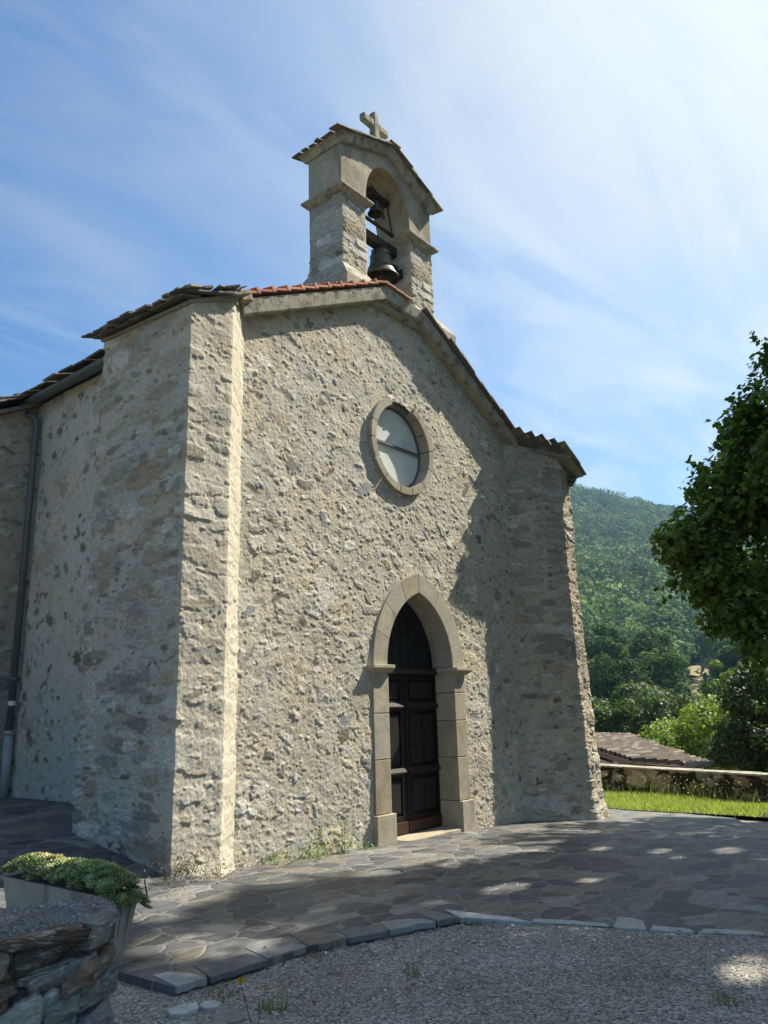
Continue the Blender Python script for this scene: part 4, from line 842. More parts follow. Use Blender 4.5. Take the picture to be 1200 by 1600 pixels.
# ---- valley trees that can be told apart
def valley_tree(px, py, dist, hgt, rad, kind, seed, label):
    """py = row of the foot in the photograph's survey; the tree stands on the valley slope"""
    r_ = np.random.default_rng(seed); p = ray_pt(px, py, dist); gz = float(tz(p[0], p[1])); zt = ray_pt(px, py, dist)[2]   # zt: surveyed height of the crown centre
    t = thing('tree', label, 'tree', (p[0], p[1], gz), 'trees on the valley slope behind the wall')
    blobs = []; zc = zt
    for k in range(26):
        d = r_.normal(size=3); d /= np.linalg.norm(d); d[2] = d[2] * .8; q_ = r_.random() ** .4; br = rad * r_.uniform(.2, .4)
        blobs.append((p[0] + d[0] * rad * .8 * q_, p[1] + d[1] * rad * .8 * q_, zc + d[2] * hgt * .5 * q_, br, br * .8))
    cols = {'dark': [(.045, .075, .026), (.065, .10, .033), (.035, .058, .022), (.085, .12, .04)], 'mid': [(.085, .13, .04), (.115, .17, .045), (.06, .10, .033)], 'light': [(.18, .24, .045), (.24, .31, .06), (.13, .18, .035), (.28, .32, .08)], 'grey': [(.09, .125, .075), (.07, .10, .06), (.12, .15, .09)]}[kind]
    n = int(np.clip(5200 * (rad / 3) * (60 / dist) * 1.6, 3000, 11000)); sz = max(.13, .0036 * dist)
    P, idx = crown_pts(blobs, n, r_, .5); V, F, c = leaves(P, sz, r_, cols=cols, jit=.4, out=idx); link('crown', npmesh('crown', V, F, m_far if dist > 60 else m_leaf, c), t)
    mb = MB(); mb.tube([(p[0], p[1], min(gz, zc) - .3), (p[0] + .1, p[1], (gz + zc) / 2), (p[0], p[1], zc)], [.22, .17, .06], 8)
    for k in range(6): b_ = blobs[k]; mb.tube([(p[0] + .1, p[1], (gz + zc) / 2), b_[:3]], [.09, .02], 5)
    link('trunk', mb.mesh('trunk', m_bark, True), t)
VT_ = [(1085, 1165, 34, 4.2, 2.3, 'light', 'bushy tree with bright yellow green leaves above the tiled roof'),
       (1140, 1160, 32, 4.0, 1.8, 'light', 'yellow green leafy bush beside the dark bush at the right edge'),
       (1185, 1155, 26, 3.6, 1.5, 'dark', 'very dark dense bush behind the wall at the right edge'),
       (1215, 1140, 25, 4.4, 1.8, 'dark', 'dark bush cut by the right edge of the picture'),
       (1035, 1130, 46, 4.6, 2.3, 'grey', 'grey green round tree above the ridge of the tiled roof'),
       (1068, 1108, 58, 3.4, 1.7, 'grey', 'small grey green tree behind the yellow green bush'),
       (985, 1120, 52, 5.0, 2.6, 'dark', 'dark tree rising between the buttress and the grey green tree'),
       (945, 1130, 46, 4.0, 1.9, 'mid', 'tree half hidden by the right buttress above the house roof'),
       (1072, 1122, 70, 5.0, 2.6, 'dark', 'dark green wide oak at the foot of the dry grass clearing'),
       (1030, 1065, 85, 6.5, 3.6, 'mid', 'green oak left of the dry grass clearing'),
       (975, 1075, 80, 6.5, 3.6, 'dark', 'dark oak beside the buttress halfway down the slope'),
       (1140, 1070, 80, 6.5, 2.6, 'light', 'slender light green tree right of the dry grass clearing'),
       (1170, 1085, 70, 5.0, 2.4, 'light', 'light green bush below the lime tree crown'),
       (1195, 1060, 85, 6.0, 3.2, 'mid', 'mid green tree at the right edge below the lime tree crown'),
       (950, 1015, 110, 8.0, 4.6, 'mid', 'broad green oak next to the buttress corner'),
       (1000, 1030, 105, 7.5, 4.2, 'dark', 'dark rounded oak left of the pale tall one'),
       (1022, 1020, 118, 8.0, 4.0, 'mid', 'rounded oak directly above the clearing on its left'),
       (1140, 1040, 120, 5.0, 2.6, 'mid', 'low tree at the right border of the dry clearing'),
       (1165, 1030, 120, 7.0, 4.2, 'dark', 'dark oak under the low branches of the lime tree'),
       (1015, 1045, 95, 6.0, 1.8, 'light', 'pale slender tree among the dark oaks'),
       (930, 1060, 90, 7.0, 3.4, 'mid', 'oak mostly hidden behind the right buttress'),
       (1060, 1125, 50, 3.0, 1.8, 'mid', 'small bush between the grey green tree and the yellow green one')]
for i, (px, py, d_, h_, r0_, kd, lb) in enumerate(VT_): valley_tree(px, py, d_, h_, r0_, kd, 300 + i, lb)
# ---- the far wood: one mass of crowns over the mountain
def wood(name, n, rmin, rmax, azr, cr, per, sz, seed, cols, skip=None):
    r_ = np.random.default_rng(seed); az = np.radians(r_.uniform(*azr, n)); rr = np.sqrt(r_.uniform(rmin**2, rmax**2, n)); x = CAMP[0] + rr * np.cos(az); y = CAMP[1] + rr * np.sin(az)
    if skip is not None: k = ~skip(x, y); x, y, rr = x[k], y[k], rr[k]; n = len(x)
    z = tz(x, y); R0_ = r_.uniform(cr[0], cr[1], n); hh = R0_ * r_.uniform(.8, 1.25, n)
    d = r_.normal(size=(n, per, 3)); d /= np.linalg.norm(d, axis=2)[..., None]; d[..., 2] = np.abs(d[..., 2]) * 1.15 - .15
    bump = 1 + .16 * np.sin(d[..., 0] * 5 + rr[:, None]) * np.cos(d[..., 1] * 6 + rr[:, None] * .7) + r_.normal(0, .07, (n, per))
    P = np.stack([x, y, z + hh * .55], -1)[:, None] + d * bump[..., None] * np.stack([R0_, R0_, hh], -1)[:, None]
    vr = bil(fnoise(700, 700, 9, 3, 55), (x + 700) / 4, (y + 700) / 4)[:, None]; tc_ = np.asarray(cols)[r_.integers(len(cols), size=n)] * r_.uniform(.6, 1.45, (n, 1)) * (1 + .55 * vr * np.array([1.2, .9, .7])); c = np.repeat(tc_, per, 0) * r_.uniform(.8, 1.2, (n * per, 1))
    P = P.reshape(-1, 3); nrm = d.reshape(-1, 3) + r_.normal(0, .35, (n * per, 3)); nrm /= np.linalg.norm(nrm, axis=1)[:, None]
    a = np.cross(nrm, r_.normal(size=P.shape)); a /= np.linalg.norm(a, axis=1)[:, None]; b = np.cross(nrm, a); s = (np.repeat(R0_, per) * sz * r_.uniform(.6, 1.3, n * per))[:, None]
    V = np.stack([P - a * s, P + b * s, P + a * s, P - b * s], 1).reshape(-1, 3)
    o = link(name, npmesh(name, V, np.arange(len(V)).reshape(-1, 4), m_far, np.repeat(c, 4, 0))); tag(o, kind='stuff'); return o
WC = [(.065, .115, .045), (.09, .15, .055), (.13, .19, .06), (.045, .08, .035), (.19, .24, .085), (.13, .165, .085)]
for dcl in range(90, 400, 3):
    clear = ray_pt(1092, 1052, dcl)
    if tz(clear[0], clear[1]) > clear[2] - 1: break
cdir = (clear[:2] - CAMP[:2]) / np.hypot(*(clear[:2] - CAMP[:2]))
def skipc(x, y):
    a = (x - clear[0]) * cdir[0] + (y - clear[1]) * cdir[1]; b = -(x - clear[0]) * cdir[1] + (y - clear[1]) * cdir[0]
    return (a > -130) & (a < 14) & (np.abs(b + a * .03) < 5.5 + 2.0 * np.sin(a * .2))
wood('wooded_slope', 2000, 62, 210, (-10, 38), (2.2, 4.4), 230, .11, 401, WC, skipc)
tag(bpy.data.objects['wooded_slope'], 'dense green oak wood covering the lower slope behind the church', 'wood')
wood('wooded_mountain', 10500, 200, 800, (-8, 40), (3.0, 6.2), 90, .125, 402, WC)
tag(bpy.data.objects['wooded_mountain'], 'blue green wooded mountainside rising behind the church', 'wood')
# dry grass clearing
sa_, sb_ = np.meshgrid(np.linspace(-22, 14, 40), np.linspace(-1, 1, 13)); hw0 = 2.0 + 1.2 * np.sin(sa_ * .35) + 1.0 * np.sin(sa_ * .9)
Xc = clear[0] + sa_ * cdir[0] - sb_ * hw0 * cdir[1]; Yc = clear[1] + sa_ * cdir[1] + sb_ * hw0 * cdir[0]
g = link('dry_clearing', grid_mesh('dry_clearing', Xc, Yc, lambda x, y: tz(x, y) + .5, ground_mat('dry_grass', [(.12, .14, .045), (.26, .22, .11), (.34, .28, .16)], [.35]))); g['kind'] = 'structure'

# ---- grass: lawn blades, weeds
def blades(name, x, y, z, hgt, wid, lean, cols, r_, mat_=None, kind='stuff'):
    n = len(x); an = r_.uniform(0, 2 * np.pi, n); dx = np.cos(an); dy = np.sin(an); h = hgt * r_.uniform(.5, 1.3, n); l = lean * r_.normal(0, 1, (n, 2)) * h[:, None]
    p0 = np.stack([x - dx * wid, y - dy * wid, z - .01], -1); p1 = np.stack([x + dx * wid, y + dy * wid, z - .01], -1); p2 = np.stack([x + l[:, 0], y + l[:, 1], z + h], -1)
    V = np.stack([p0, p1, p2], 1).reshape(-1, 3); c = np.asarray(cols)[r_.integers(len(cols), size=n)] * r_.uniform(.75, 1.25, (n, 1))
    o = link(name, npmesh(name, V, np.arange(3 * n).reshape(-1, 3), mat_ or m_leaf, np.repeat(c, 3, 0))); 
    if kind: o['kind'] = kind
    return o
r_ = np.random.default_rng(11); n = 52000; x = r_.uniform(5.2, 9.6, n); y = r_.uniform(-6, 5, n); k = x > edge_x(y) - .03 + r_.normal(0, .03, n); x, y = x[k], y[k]
GC = [(.27, .31, .09), (.21, .26, .07), (.35, .37, .14), (.16, .20, .06), (.42, .40, .20)]
blades('lawn_grass', x, y, zl(x, y), .09, .007, .5, GC, r_); tag(bpy.data.objects['lawn_grass'], 'bright sunlit green grass of the lawn', 'grass')
n = 1900; s_ = r_.uniform(0, LW, n); q_ = .12 + np.abs(r_.normal(0, .22, n)); x = WA[0] + dW[0] * s_ + nW[0] * q_; y = WA[1] + dW[1] * s_ + nW[1] * q_
clump = bil(fnoise(2, 700, 25, 3, 5), s_ * 50, 0 * s_); k = clump > -.15; x, y = x[k], y[k]
blades('tall_weeds', x, y, zl(x, y), .28, .006, .28, [(.14, .17, .05), (.20, .20, .09), (.10, .14, .04), (.26, .24, .13)], r_)
tag(bpy.data.objects['tall_weeds'], 'tall seeding grasses and weeds along the foot of the boundary wall', 'weeds')
n = 700; s_ = r_.uniform(0, LW, n); q_ = .15 + np.abs(r_.normal(0, .22, n)); x = WA[0] + dW[0] * s_ + nW[0] * q_; y = WA[1] + dW[1] * s_ + nW[1] * q_; P = np.stack([x, y, zl(x, y) + r_.uniform(.12, .42, n)], -1)
V, F, c = leaves(P, .03, r_, cols=[(.5, .48, .34), (.42, .40, .22), (.55, .54, .45)]); o = link('seed_heads', npmesh('seed_heads', V, F, m_leaf, c)); tag(o, 'pale seed heads above the weeds by the boundary wall', 'weeds', kind='stuff')

# small plants at the foot of the facade
def weed(x, y, n, rad, hgt, label, seed, cols=[(.16, .24, .05), (.22, .30, .07), (.12, .18, .04)], wall=False, sz=.035, z0=None):
    r_ = np.random.default_rng(seed); P = r_.normal(0, 1, (n, 3)) * [rad * .5, rad * .28, 0]; P[:, 2] = r_.random(n)**1.5 * hgt
    P[:, :2] *= (1 - .5 * (P[:, 2] / hgt))[:, None]; z = float(zg(x, y)) if z0 is None else z0
    V, F, c = leaves(P + [x, y, z], sz, r_, asp=.5, cols=cols); t = thing('weed', label, 'weed', (x, y, z)); link('leaves', npmesh('leaves', V, F, m_leaf, c), t)
    mb = MB()
    for k in range(7): q = P[k]; mb.tube([(x + q[0] * .3, y + q[1] * .3, z - .01), (x + q[0], y + q[1], z + q[2])], [.003, .0015], 5, (.12, .16, .05))
    link('stems', mb.mesh('stems', m_leaf), t)
weed(-1.62, -.12, 130, .22, .34, 'leafy green weed with tall stems at the wall foot left of the door', 1)
weed(-2.12, -.12, 110, .36, .12, 'low yellow green weed patch midway along the wall foot', 2)
weed(-1.98, -.10, 70, .12, .30, 'slender upright weed beside the low patch at the wall foot', 3)
weed(-2.62, -.12, 80, .30, .10, 'small weed patch at the wall foot near the left buttress', 4)
weed(-1.25, -.12, 60, .20, .10, 'tiny yellow green weeds against the plinth left of the door', 5)
weed(-4.0, -.48, 900, .55, .22, 'dark bushy weeds growing at the foot of the left buttress', 6, [(.04, .06, .02), (.07, .07, .03), (.12, .08, .04)], sz=.02)
weed(-3.6, -.45, 160, .25, .12, 'brown withered weeds under the sunny end of the left buttress', 7, [(.25, .17, .10), (.18, .12, .07), (.2, .2, .08)], sz=.018)
for i, (px, py, h_, n_, lb) in enumerate([(-4.55, -3.35, .09, 26, 'spiky grass tuft alone in the middle of the gravel'), (-5.35, -3.05, .10, 40, 'grass tuft beside the yellow flower near the schist wall'), (-4.55, -2.58, .04, 60, 'low grass tuft against the kerb edge'), (-3.38, -2.98, .05, 90, 'dry grass tuft where the kerb bends'), (-4.0, -4.9, .035, 60, 'flat grass tuft in the lower right gravel'), (-5.38, -2.62, .05, 60, 'mossy tuft under the corner slab of the kerb')]):
    r_ = np.random.default_rng(50 + i); x = px + r_.normal(0, .03 + .02 * (i > 1), n_); y = py + r_.normal(0, .03 + .02 * (i > 1), n_)
    o = blades('grass_tuft', x, y, zgr(x, y), h_, .004, .5, [(.10, .14, .04), (.16, .17, .07), (.22, .19, .10)], r_, kind=None); tag(o, lb, 'grass tuft')
# yellow flower
fx, fy = -5.72, -3.35; fz = float(zgr(fx, fy)); fl = thing('yellow_flower', 'single yellow flower on a thin stalk in front of the kerb', 'flower', (fx, fy, fz))
hd = ray_pt(375, 1532, math.hypot(fx - CAMP[0], fy - CAMP[1])); mb = MB(); mb.tube([(fx, fy, fz), (fx + (hd[0] - fx) * .3, fy + (hd[1] - fy) * .3, fz + .08), tuple(hd)], .002, 5, (.10, .13, .04)); mb.tube([(fx, fy, fz), (fx - .03, fy - .04, fz + .22)], .0018, 5, (.12, .11, .05)); link('stalk', mb.mesh('stalk', m_leaf), fl)
r_ = np.random.default_rng(9); V, F, c = leaves(hd + r_.normal(0, .005, (40, 3)), .018, r_, cols=[(.75, .42, .02), (.8, .5, .03)]); link('bloom', npmesh('bloom', V, F, m_leaf, c), fl)

# loose gravel
r_ = np.random.default_rng(15); n = 60000; x = r_.uniform(-6.9, -1.0, n); y = r_.uniform(-7, -2.35, n)
az = np.degrees(np.arctan2(y - CAMP[1], x - CAMP[0])); k = (az > 4) & (az < 68) & (y < np.interp(x, kx, ky) - .02); x, y = x[k], y[k]; n = len(x)
s = .0055 * np.exp(r_.normal(0, .38, n)); oct_ = np.array([(1, 0, 0), (0, 1, 0), (-1, 0, 0), (0, -1, 0), (0, 0, .75), (0, 0, -.75)]); an = r_.uniform(0, 6.28, n)
sx = s * r_.uniform(.8, 1.6, n); V = np.empty((n, 6, 3)); V[..., 0] = oct_[:, 0] * sx[:, None]; V[..., 1] = oct_[:, 1] * s[:, None]; V[..., 2] = oct_[:, 2] * s[:, None]
ca, sa = np.cos(an)[:, None], np.sin(an)[:, None]; vx = V[..., 0] * ca - V[..., 1] * sa; vy = V[..., 0] * sa + V[..., 1] * ca; V[..., 0] = vx + x[:, None]; V[..., 1] = vy + y[:, None]; V[..., 2] += (zgr(x, y) + .012 * gnoise(x, y))[:, None] + s[:, None] * .3
fo = np.array([(0, 1, 4), (1, 2, 4), (2, 3, 4), (3, 0, 4)]); F = (np.arange(n)[:, None, None] * 6 + fo[None]).reshape(-1, 3)
c = np.array([(.30, .285, .255), (.37, .35, .315), (.21, .20, .19), (.45, .43, .39), (.28, .22, .16), (.58, .56, .53)])[r_.choice(6, n, p=[.3, .25, .2, .12, .1, .03])] * r_.uniform(.8, 1.2, (n, 1)) * (1 + .45 * bil(fnoise(160, 160, 14, 4, 66), (x + 7.5) * 18, (y + 7.5) * 18)[:, None] * np.array([.9, 1, 1.1]))
o = link('loose_gravel', npmesh('loose_gravel', V.reshape(-1, 3), F, m_col, np.repeat(c, 6, 0))); tag(o, 'loose grey gravel chips scattered over the square', 'gravel', kind='stuff')
# fallen leaves
n = 700; x = r_.uniform(-6.2, 0, n); y = np.interp(x, kx, ky) - np.abs(r_.normal(0, .5, n)) ** 1.3; P = np.stack([x, y, zgr(x, y) + .018], -1)
P2 = np.stack([r_.uniform(-5, 4, 160), r_.uniform(-2.6, -.3, 160)], -1); P2 = np.column_stack([P2, zg(P2[:, 0], P2[:, 1]) + .01]); P = np.vstack([P, P2]); n = len(P)
V, F, c = leaves(P, .03, r_, cols=[(.20, .13, .06), (.28, .22, .10), (.12, .09, .05), (.30, .30, .14)]); V[:, 2] = np.repeat(P[:, 2], 4) + r_.uniform(0, .008, 4 * n)
o = link('fallen_leaves', npmesh('fallen_leaves', V, F, m_leaf, c)); tag(o, 'dry fallen leaves strewn on the gravel and paving', 'fallen leaves', kind='stuff')

# ================================================================== PLANTER
PA = np.array([-5.64, -.60]); PBc = np.array([-5.60, -1.88]); ax_ = (PA - PBc); LP_ = np.linalg.norm(ax_); ax_ /= LP_; ay_ = np.array([ax_[1], -ax_[0]])   # ay: to +x
ZP0, ZP1 = .135, .545
pt = thing('planter', 'long tapered concrete planter overflowing with succulents before the left buttress', 'planter', (-5.4, -1.2, ZP0))
def trough(z, ins, wd=.21): return [tuple(PBc + ax_ * ins + ay_ * ins) + (z,), tuple(PBc + ay_ * (wd - ins) + ax_ * ins) + (z,), tuple(PA + ay_ * (wd - ins) - ax_ * ins) + (z,), tuple(PA + ay_ * ins - ax_ * ins) + (z,)]
mb = MB(); o4 = trough(ZP0, .06); o5 = trough(ZP1, 0); i5 = trough(ZP1, .03); i4 = trough(ZP1 - .10, .035)
mb.add(o4 + o5 + i5 + i4, [(3, 2, 1, 0), (0, 1, 5, 4), (1, 2, 6, 5), (2, 3, 7, 6), (3, 0, 4, 7), (4, 5, 9, 8), (5, 6, 10, 9), (6, 7, 11, 10), (7, 4, 8, 11), (8, 9, 13, 12), (9, 10, 14, 13), (10, 11, 15, 14), (11, 8, 12, 15), (12, 13, 14, 15)])
def rib(a0, a1, b0, b1, n, mbx):    # shallow vertical ribs of the cast concrete
    a0, a1, b0, b1 = map(np.array, (a0, a1, b0, b1)); nn = np.cross(a1 - a0, b0 - a0); nn /= np.linalg.norm(nn)
    for k in range(n):
        f0 = (k + .25) / n; f1 = (k + .75) / n; q = [a0 + (a1 - a0) * f0, a0 + (a1 - a0) * f1, b0 + (b1 - b0) * f1, b0 + (b1 - b0) * f0]
        mbx.hexa([q[0], q[1], q[2], q[3]] + [p + nn * .0012 for p in q])
rib(o4[0], o4[1], [*o5[0][:2], ZP1 - .05], [*o5[1][:2], ZP1 - .05], 3, mb); pass
link('trough', mb.mesh('trough', mat('planter_concrete', (.36, .34, .27), .95, noise=[(6, .25), (60, .15)], bump=[(80, .3, .003)], stain=[(4, (.12, .12, .08), .55, .6, (1, 1, .4))])), pt)
mb = MB(); so4 = trough(ZP1 - .05, .035); mb.add(so4, [(0, 1, 2, 3)], (.05, .04, .03)); link('soil', mb.mesh('soil', m_col), pt)
# succulents: rosettes of fleshy pointed leaves
sp_ = thing('succulent_plants', 'green and reddish succulent rosettes spilling over the concrete planter', 'plant', (-5.45, -1.2, ZP1))
r_ = np.random.default_rng(33); V = []; F = []; cl = []; cnt = 0
for k in range(520):
    a = r_.uniform(-.04, .98); b = r_.uniform(-.05, 1.15); hm = .16 * math.sqrt(max(0, 1 - (2 * a - 1.0)**2 * .9)) * (1 - .5 * abs(2 * b - 1)**2) * (.85 + .15 * math.sin(a * 7 + 1)) * r_.uniform(.8, 1.1) + .01
    p = PBc + ax_ * (a * LP_) + ay_ * (b * .21); z = ZP1 + hm - max(0, -b) * .45 - max(0, b - 1) * .45 - (.05 if a < 0 else 0); rs0 = r_.uniform(.038, .068); tl = np.array([(b - .5) * .9 * ay_[0] - (.5 - a) * .3 * ax_[0], (b - .5) * .9 * ay_[1] - (.5 - a) * .3 * ax_[1], 1.0]); tl /= np.linalg.norm(tl)
    u1 = np.cross(tl, [0, 1, .1]); u1 /= np.linalg.norm(u1); u2 = np.cross(tl, u1); red = r_.random() < .3
    col0 = np.array([(.20, .29, .08), (.30, .38, .12), (.15, .23, .07), (.36, .40, .17)][r_.integers(4)]); 
    for ringi, (rr0, up0, nl) in enumerate(((1.0, .15, 9), (.72, .45, 8), (.42, .75, 6))):
        for j in range(nl):
            an = 2 * math.pi * (j + .5 * ringi) / nl + k; d = u1 * math.cos(an) + u2 * math.sin(an); sd_ = np.cross(tl, d); L0 = rs0 * rr0; c3 = np.array([p[0], p[1], z]); wd = rs0 * .24
            base = c3 + d * L0 * .15; mid = c3 + d * L0 * .65 + tl * L0 * up0 * .5; tip = c3 + d * L0 + tl * L0 * (up0 + .25)
            V += [base, mid + sd_ * wd, tip, mid - sd_ * wd, mid + tl * rs0 * .14 ]; F += [(cnt, cnt + 1, cnt + 4), (cnt + 1, cnt + 2, cnt + 4), (cnt + 2, cnt + 3, cnt + 4), (cnt + 3, cnt, cnt + 4), (cnt + 1, cnt, cnt + 3), (cnt + 1, cnt + 3, cnt + 2)]; cnt += 5
            tc_ = np.array([.28, .12, .05]) if red else col0 * 1.25; cl += [col0 * .8, col0, tc_, col0, col0]
link('rosettes', npmesh('rosettes', np.array(V), np.array(F), mat('succulent_leaf', attr=True, rough=.5, spec=.4, transl=.12), np.array(cl)), sp_)
mb = MB()
for k in range(30): a = r_.random(); b = r_.uniform(.1, .9); p = PBc + ax_ * (a * LP_) + ay_ * (b * .33); mb.tube([(p[0], p[1], ZP1 - .06), (p[0] + r_.normal(0, .03), p[1] + r_.normal(0, .03), ZP1 + .06)], [.006, .004], 5, (.18, .12, .07))
link('stems', mb.mesh('stems', m_leaf), sp_)

# ================================================================== FOREGROUND SCHIST WALL
fw = thing('schist_wall', 'short rough dry stone wall end of grey and rust brown schist in the near left corner', 'wall', (-6.6, -3.2, 0))
WC0 = np.array([-6.55, -3.24]); dF = np.array([-.89, .46]); dF /= np.linalg.norm(dF)      # runs to the left of the picture
FWT = .772; res_ = .004; WF = 1.3; HF = .95; LE = .53
w_ = int((WF + LE) / res_) + 2; h_ = int(HF / res_) + 2
ed = fnoise(h_, w_, 20, 5, 5, .6); fi = fnoise(h_, w_, 5, 3, 6, .7); stv = fnoise(h_, w_, 7, 4, 7, .65, 5); big = fnoise(h_, w_, 60, 3, 8)
Hh = np.full((h_, w_), -.022, np.float32) + .012 * big + .006 * fi; Cc = np.ones((h_, w_, 3), np.float32) * np.array([.06, .055, .042]) * (1 + .4 * fi[..., None])
# strip parameter s: 0..LE around the end (far side), LE..: the face towards the viewer running left; photo pixels -> wall metres
KS = 350.0
def wpx(u, v): return (float(np.interp(178 - u, [-40, 0, 40, 178, 400], [.14, .34, .528, .86, 1.4])), FWT + .005 - (v - 1438 - (138 - u) * .11) / KS)
def stone(pts, c, amp, tilt=(0, 0), pix=True, stl=1.0):
    P = np.array([wpx(a / 5.4545, 1380 + b / 5.4545) if pix else (a, b) for a, b in pts]); P = P / res_
    x0, y0 = np.floor(P.min(0) - 12).astype(int); x1, y1 = np.ceil(P.max(0) + 12).astype(int); x0 = max(x0, 0); y0 = max(y0, 0); x1 = min(x1, w_); y1 = min(y1, h_)
    if x1 - x0 < 4 or y1 - y0 < 4: return
    X, Y = np.meshgrid(np.arange(x0, x1), np.arange(y0, y1)); ctr = P.mean(0)
    sd = np.full(X.shape, 1e9); A = P; B = np.roll(P, -1, 0); area = np.sum(A[:, 0] * B[:, 1] - B[:, 0] * A[:, 1]); sg = 1 if area > 0 else -1
    for a, b in zip(A, B):
        e = b - a; l = np.hypot(*e)
        if l < 1e-6: continue
        dd = sg * (e[0] * (Y - a[1]) - e[1] * (X - a[0])) / l; sd = np.minimum(sd, dd)
    sd = sd + 2.5 + ed[y0:y1, x0:x1] * 5; m = sm(sd / 2.2)
    hh = amp * sm(sd / 5) ** .5 + (tilt[0] * (X - ctr[0]) + tilt[1] * (Y - ctr[1])) * res_ + (.007 * stv[y0:y1, x0:x1] + .003 * fi[y0:y1, x0:x1]) * stl
    cur = Hh[y0:y1, x0:x1]; k = m > .3; Hh[y0:y1, x0:x1] = np.where(k, hh * m + cur * (1 - m), cur)
    cc = np.array(c)[None, None] * (1 + .55 * stv[y0:y1, x0:x1] + .35 * fi[y0:y1, x0:x1] + .3 * big[y0:y1, x0:x1])[..., None]
    mm = (m * k)[..., None]; Cc[y0:y1, x0:x1] = Cc[y0:y1, x0:x1] * (1 - mm) + cc * mm
rr_ = random.Random(14)
for row in range(8):     # fill courses first
    z = .02 + row * .115; s_ = -.05
    while s_ < WF + LE:
        l = rr_.uniform(.14, .34); hgt = rr_.uniform(.075, .10); t_ = rr_.uniform(-.02, .03) + .03
        stone([(s_, z), (s_ + l - .02, z - t_), (s_ + l - .012, z + hgt - t_), (s_ + .01, z + hgt)], rr_.choice([(.17, .18, .165), (.13, .13, .12), (.12, .075, .05), (.20, .21, .20), (.15, .13, .10)]), rr_.uniform(.0, .035), pix=False); s_ += l
stone([(0, 460), (120, 455), (140, 520), (110, 650), (50, 710), (0, 725)], (.17, .15, .11), .02)
stone([(140, 455), (760, 380), (740, 420), (540, 530), (200, 665), (150, 610)], (.05, .038, .026), .012)
stone([(-10, 410), (380, 335), (700, 275), (770, 290), (755, 385), (500, 425), (130, 475), (-10, 450)], (.085, .058, .04), .035)
stone([(765, 295), (960, 245), (985, 310), (890, 480), (760, 490)], (.19, .19, .17), .005)
stone([(200, 665), (420, 610), (640, 510), (660, 525), (420, 650), (230, 680)], (.17, .18, .15), -.005)
stone([(330, 690), (450, 640), (560, 600), (555, 640), (480, 690), (350, 735)], (.24, .24, .22), .01)
stone([(560, 690), (700, 610), (930, 500), (945, 560), (910, 645), (625, 815), (575, 800)], (.14, .095, .066), .04)
stone([(430, 870), (600, 790), (860, 705), (880, 740), (860, 830), (700, 900), (520, 985), (440, 1005)], (.16, .17, .14), .02)
stone([(90, 900), (240, 830), (390, 770), (430, 800), (415, 1000), (250, 1060), (100, 1115), (60, 1050)], (.27, .28, .25), .035)
stone([(60, 1200), (250, 1130), (540, 1025), (605, 1060), (590, 1140), (450, 1210), (200, 1290), (60, 1290)], (.25, .26, .23), .03)
stone([(690, 1010), (830, 900), (930, 870), (950, 1000), (860, 1110), (760, 1145), (690, 1090)], (.18, .19, .20), .015)
stone([(450, 780), (500, 740), (545, 745), (540, 790), (480, 812)], (.42, .42, .42), .012)
stone([(-20, 940), (35, 945), (42, 1090), (-20, 1110)], (.25, .22, .12), .015)
stone([(0, 735), (180, 690), (220, 760), (60, 850), (0, 900)], (.11, .08, .055), .0)
stone([(850, 1150), (960, 1040), (1000, 1180), (900, 1300)], (.20, .20, .19), .01)
path = [np.array([-6.24, -2.85]), np.array([-6.38, -3.16]), WC0, WC0 + dF * WF]
me = strip('stones', path, lambda s: .0, lambda s: FWT, .004, (Hh, np.clip(Cc * 1.0 * (1 + .45 * fnoise(h_, w_, 2.5, 2, 77, .7)[..., None]), .01, .8)), res_, m_fgw, flip=-1)
link('stones', me, fw)
m_sch = mat('schist_stone', attr=True, rough=.75, spec=.4, noise=[(35, .35), (150, .3)], bump=[(22, .7, .012), (90, .7, .006), (280, .4, .002)], stain=[(9, (.30, .31, .28), .52, .6, (1, 1, 4.5)), (14, (.045, .035, .025), .58, .7, (1, 1, 4))])
nF = np.array([dF[1], -dF[0]]); nF = nF if nF @ (CAMP[:2] - WC0) > 0 else -nF
tE = (np.array([-6.38, -3.16]) - WC0); tE /= np.linalg.norm(tE); nE = np.array([tE[1], -tE[0]]); nE = nE if nE @ (CAMP[:2] - WC0) > 0 else -nE
def f3(s, z, o):
    q = WC0 + dF * (s - .528) + nF * o if s >= .528 else WC0 + tE * (.528 - s) + nE * o
    return (q[0], q[1], z)
mb = MB(); rr_ = random.Random(31)
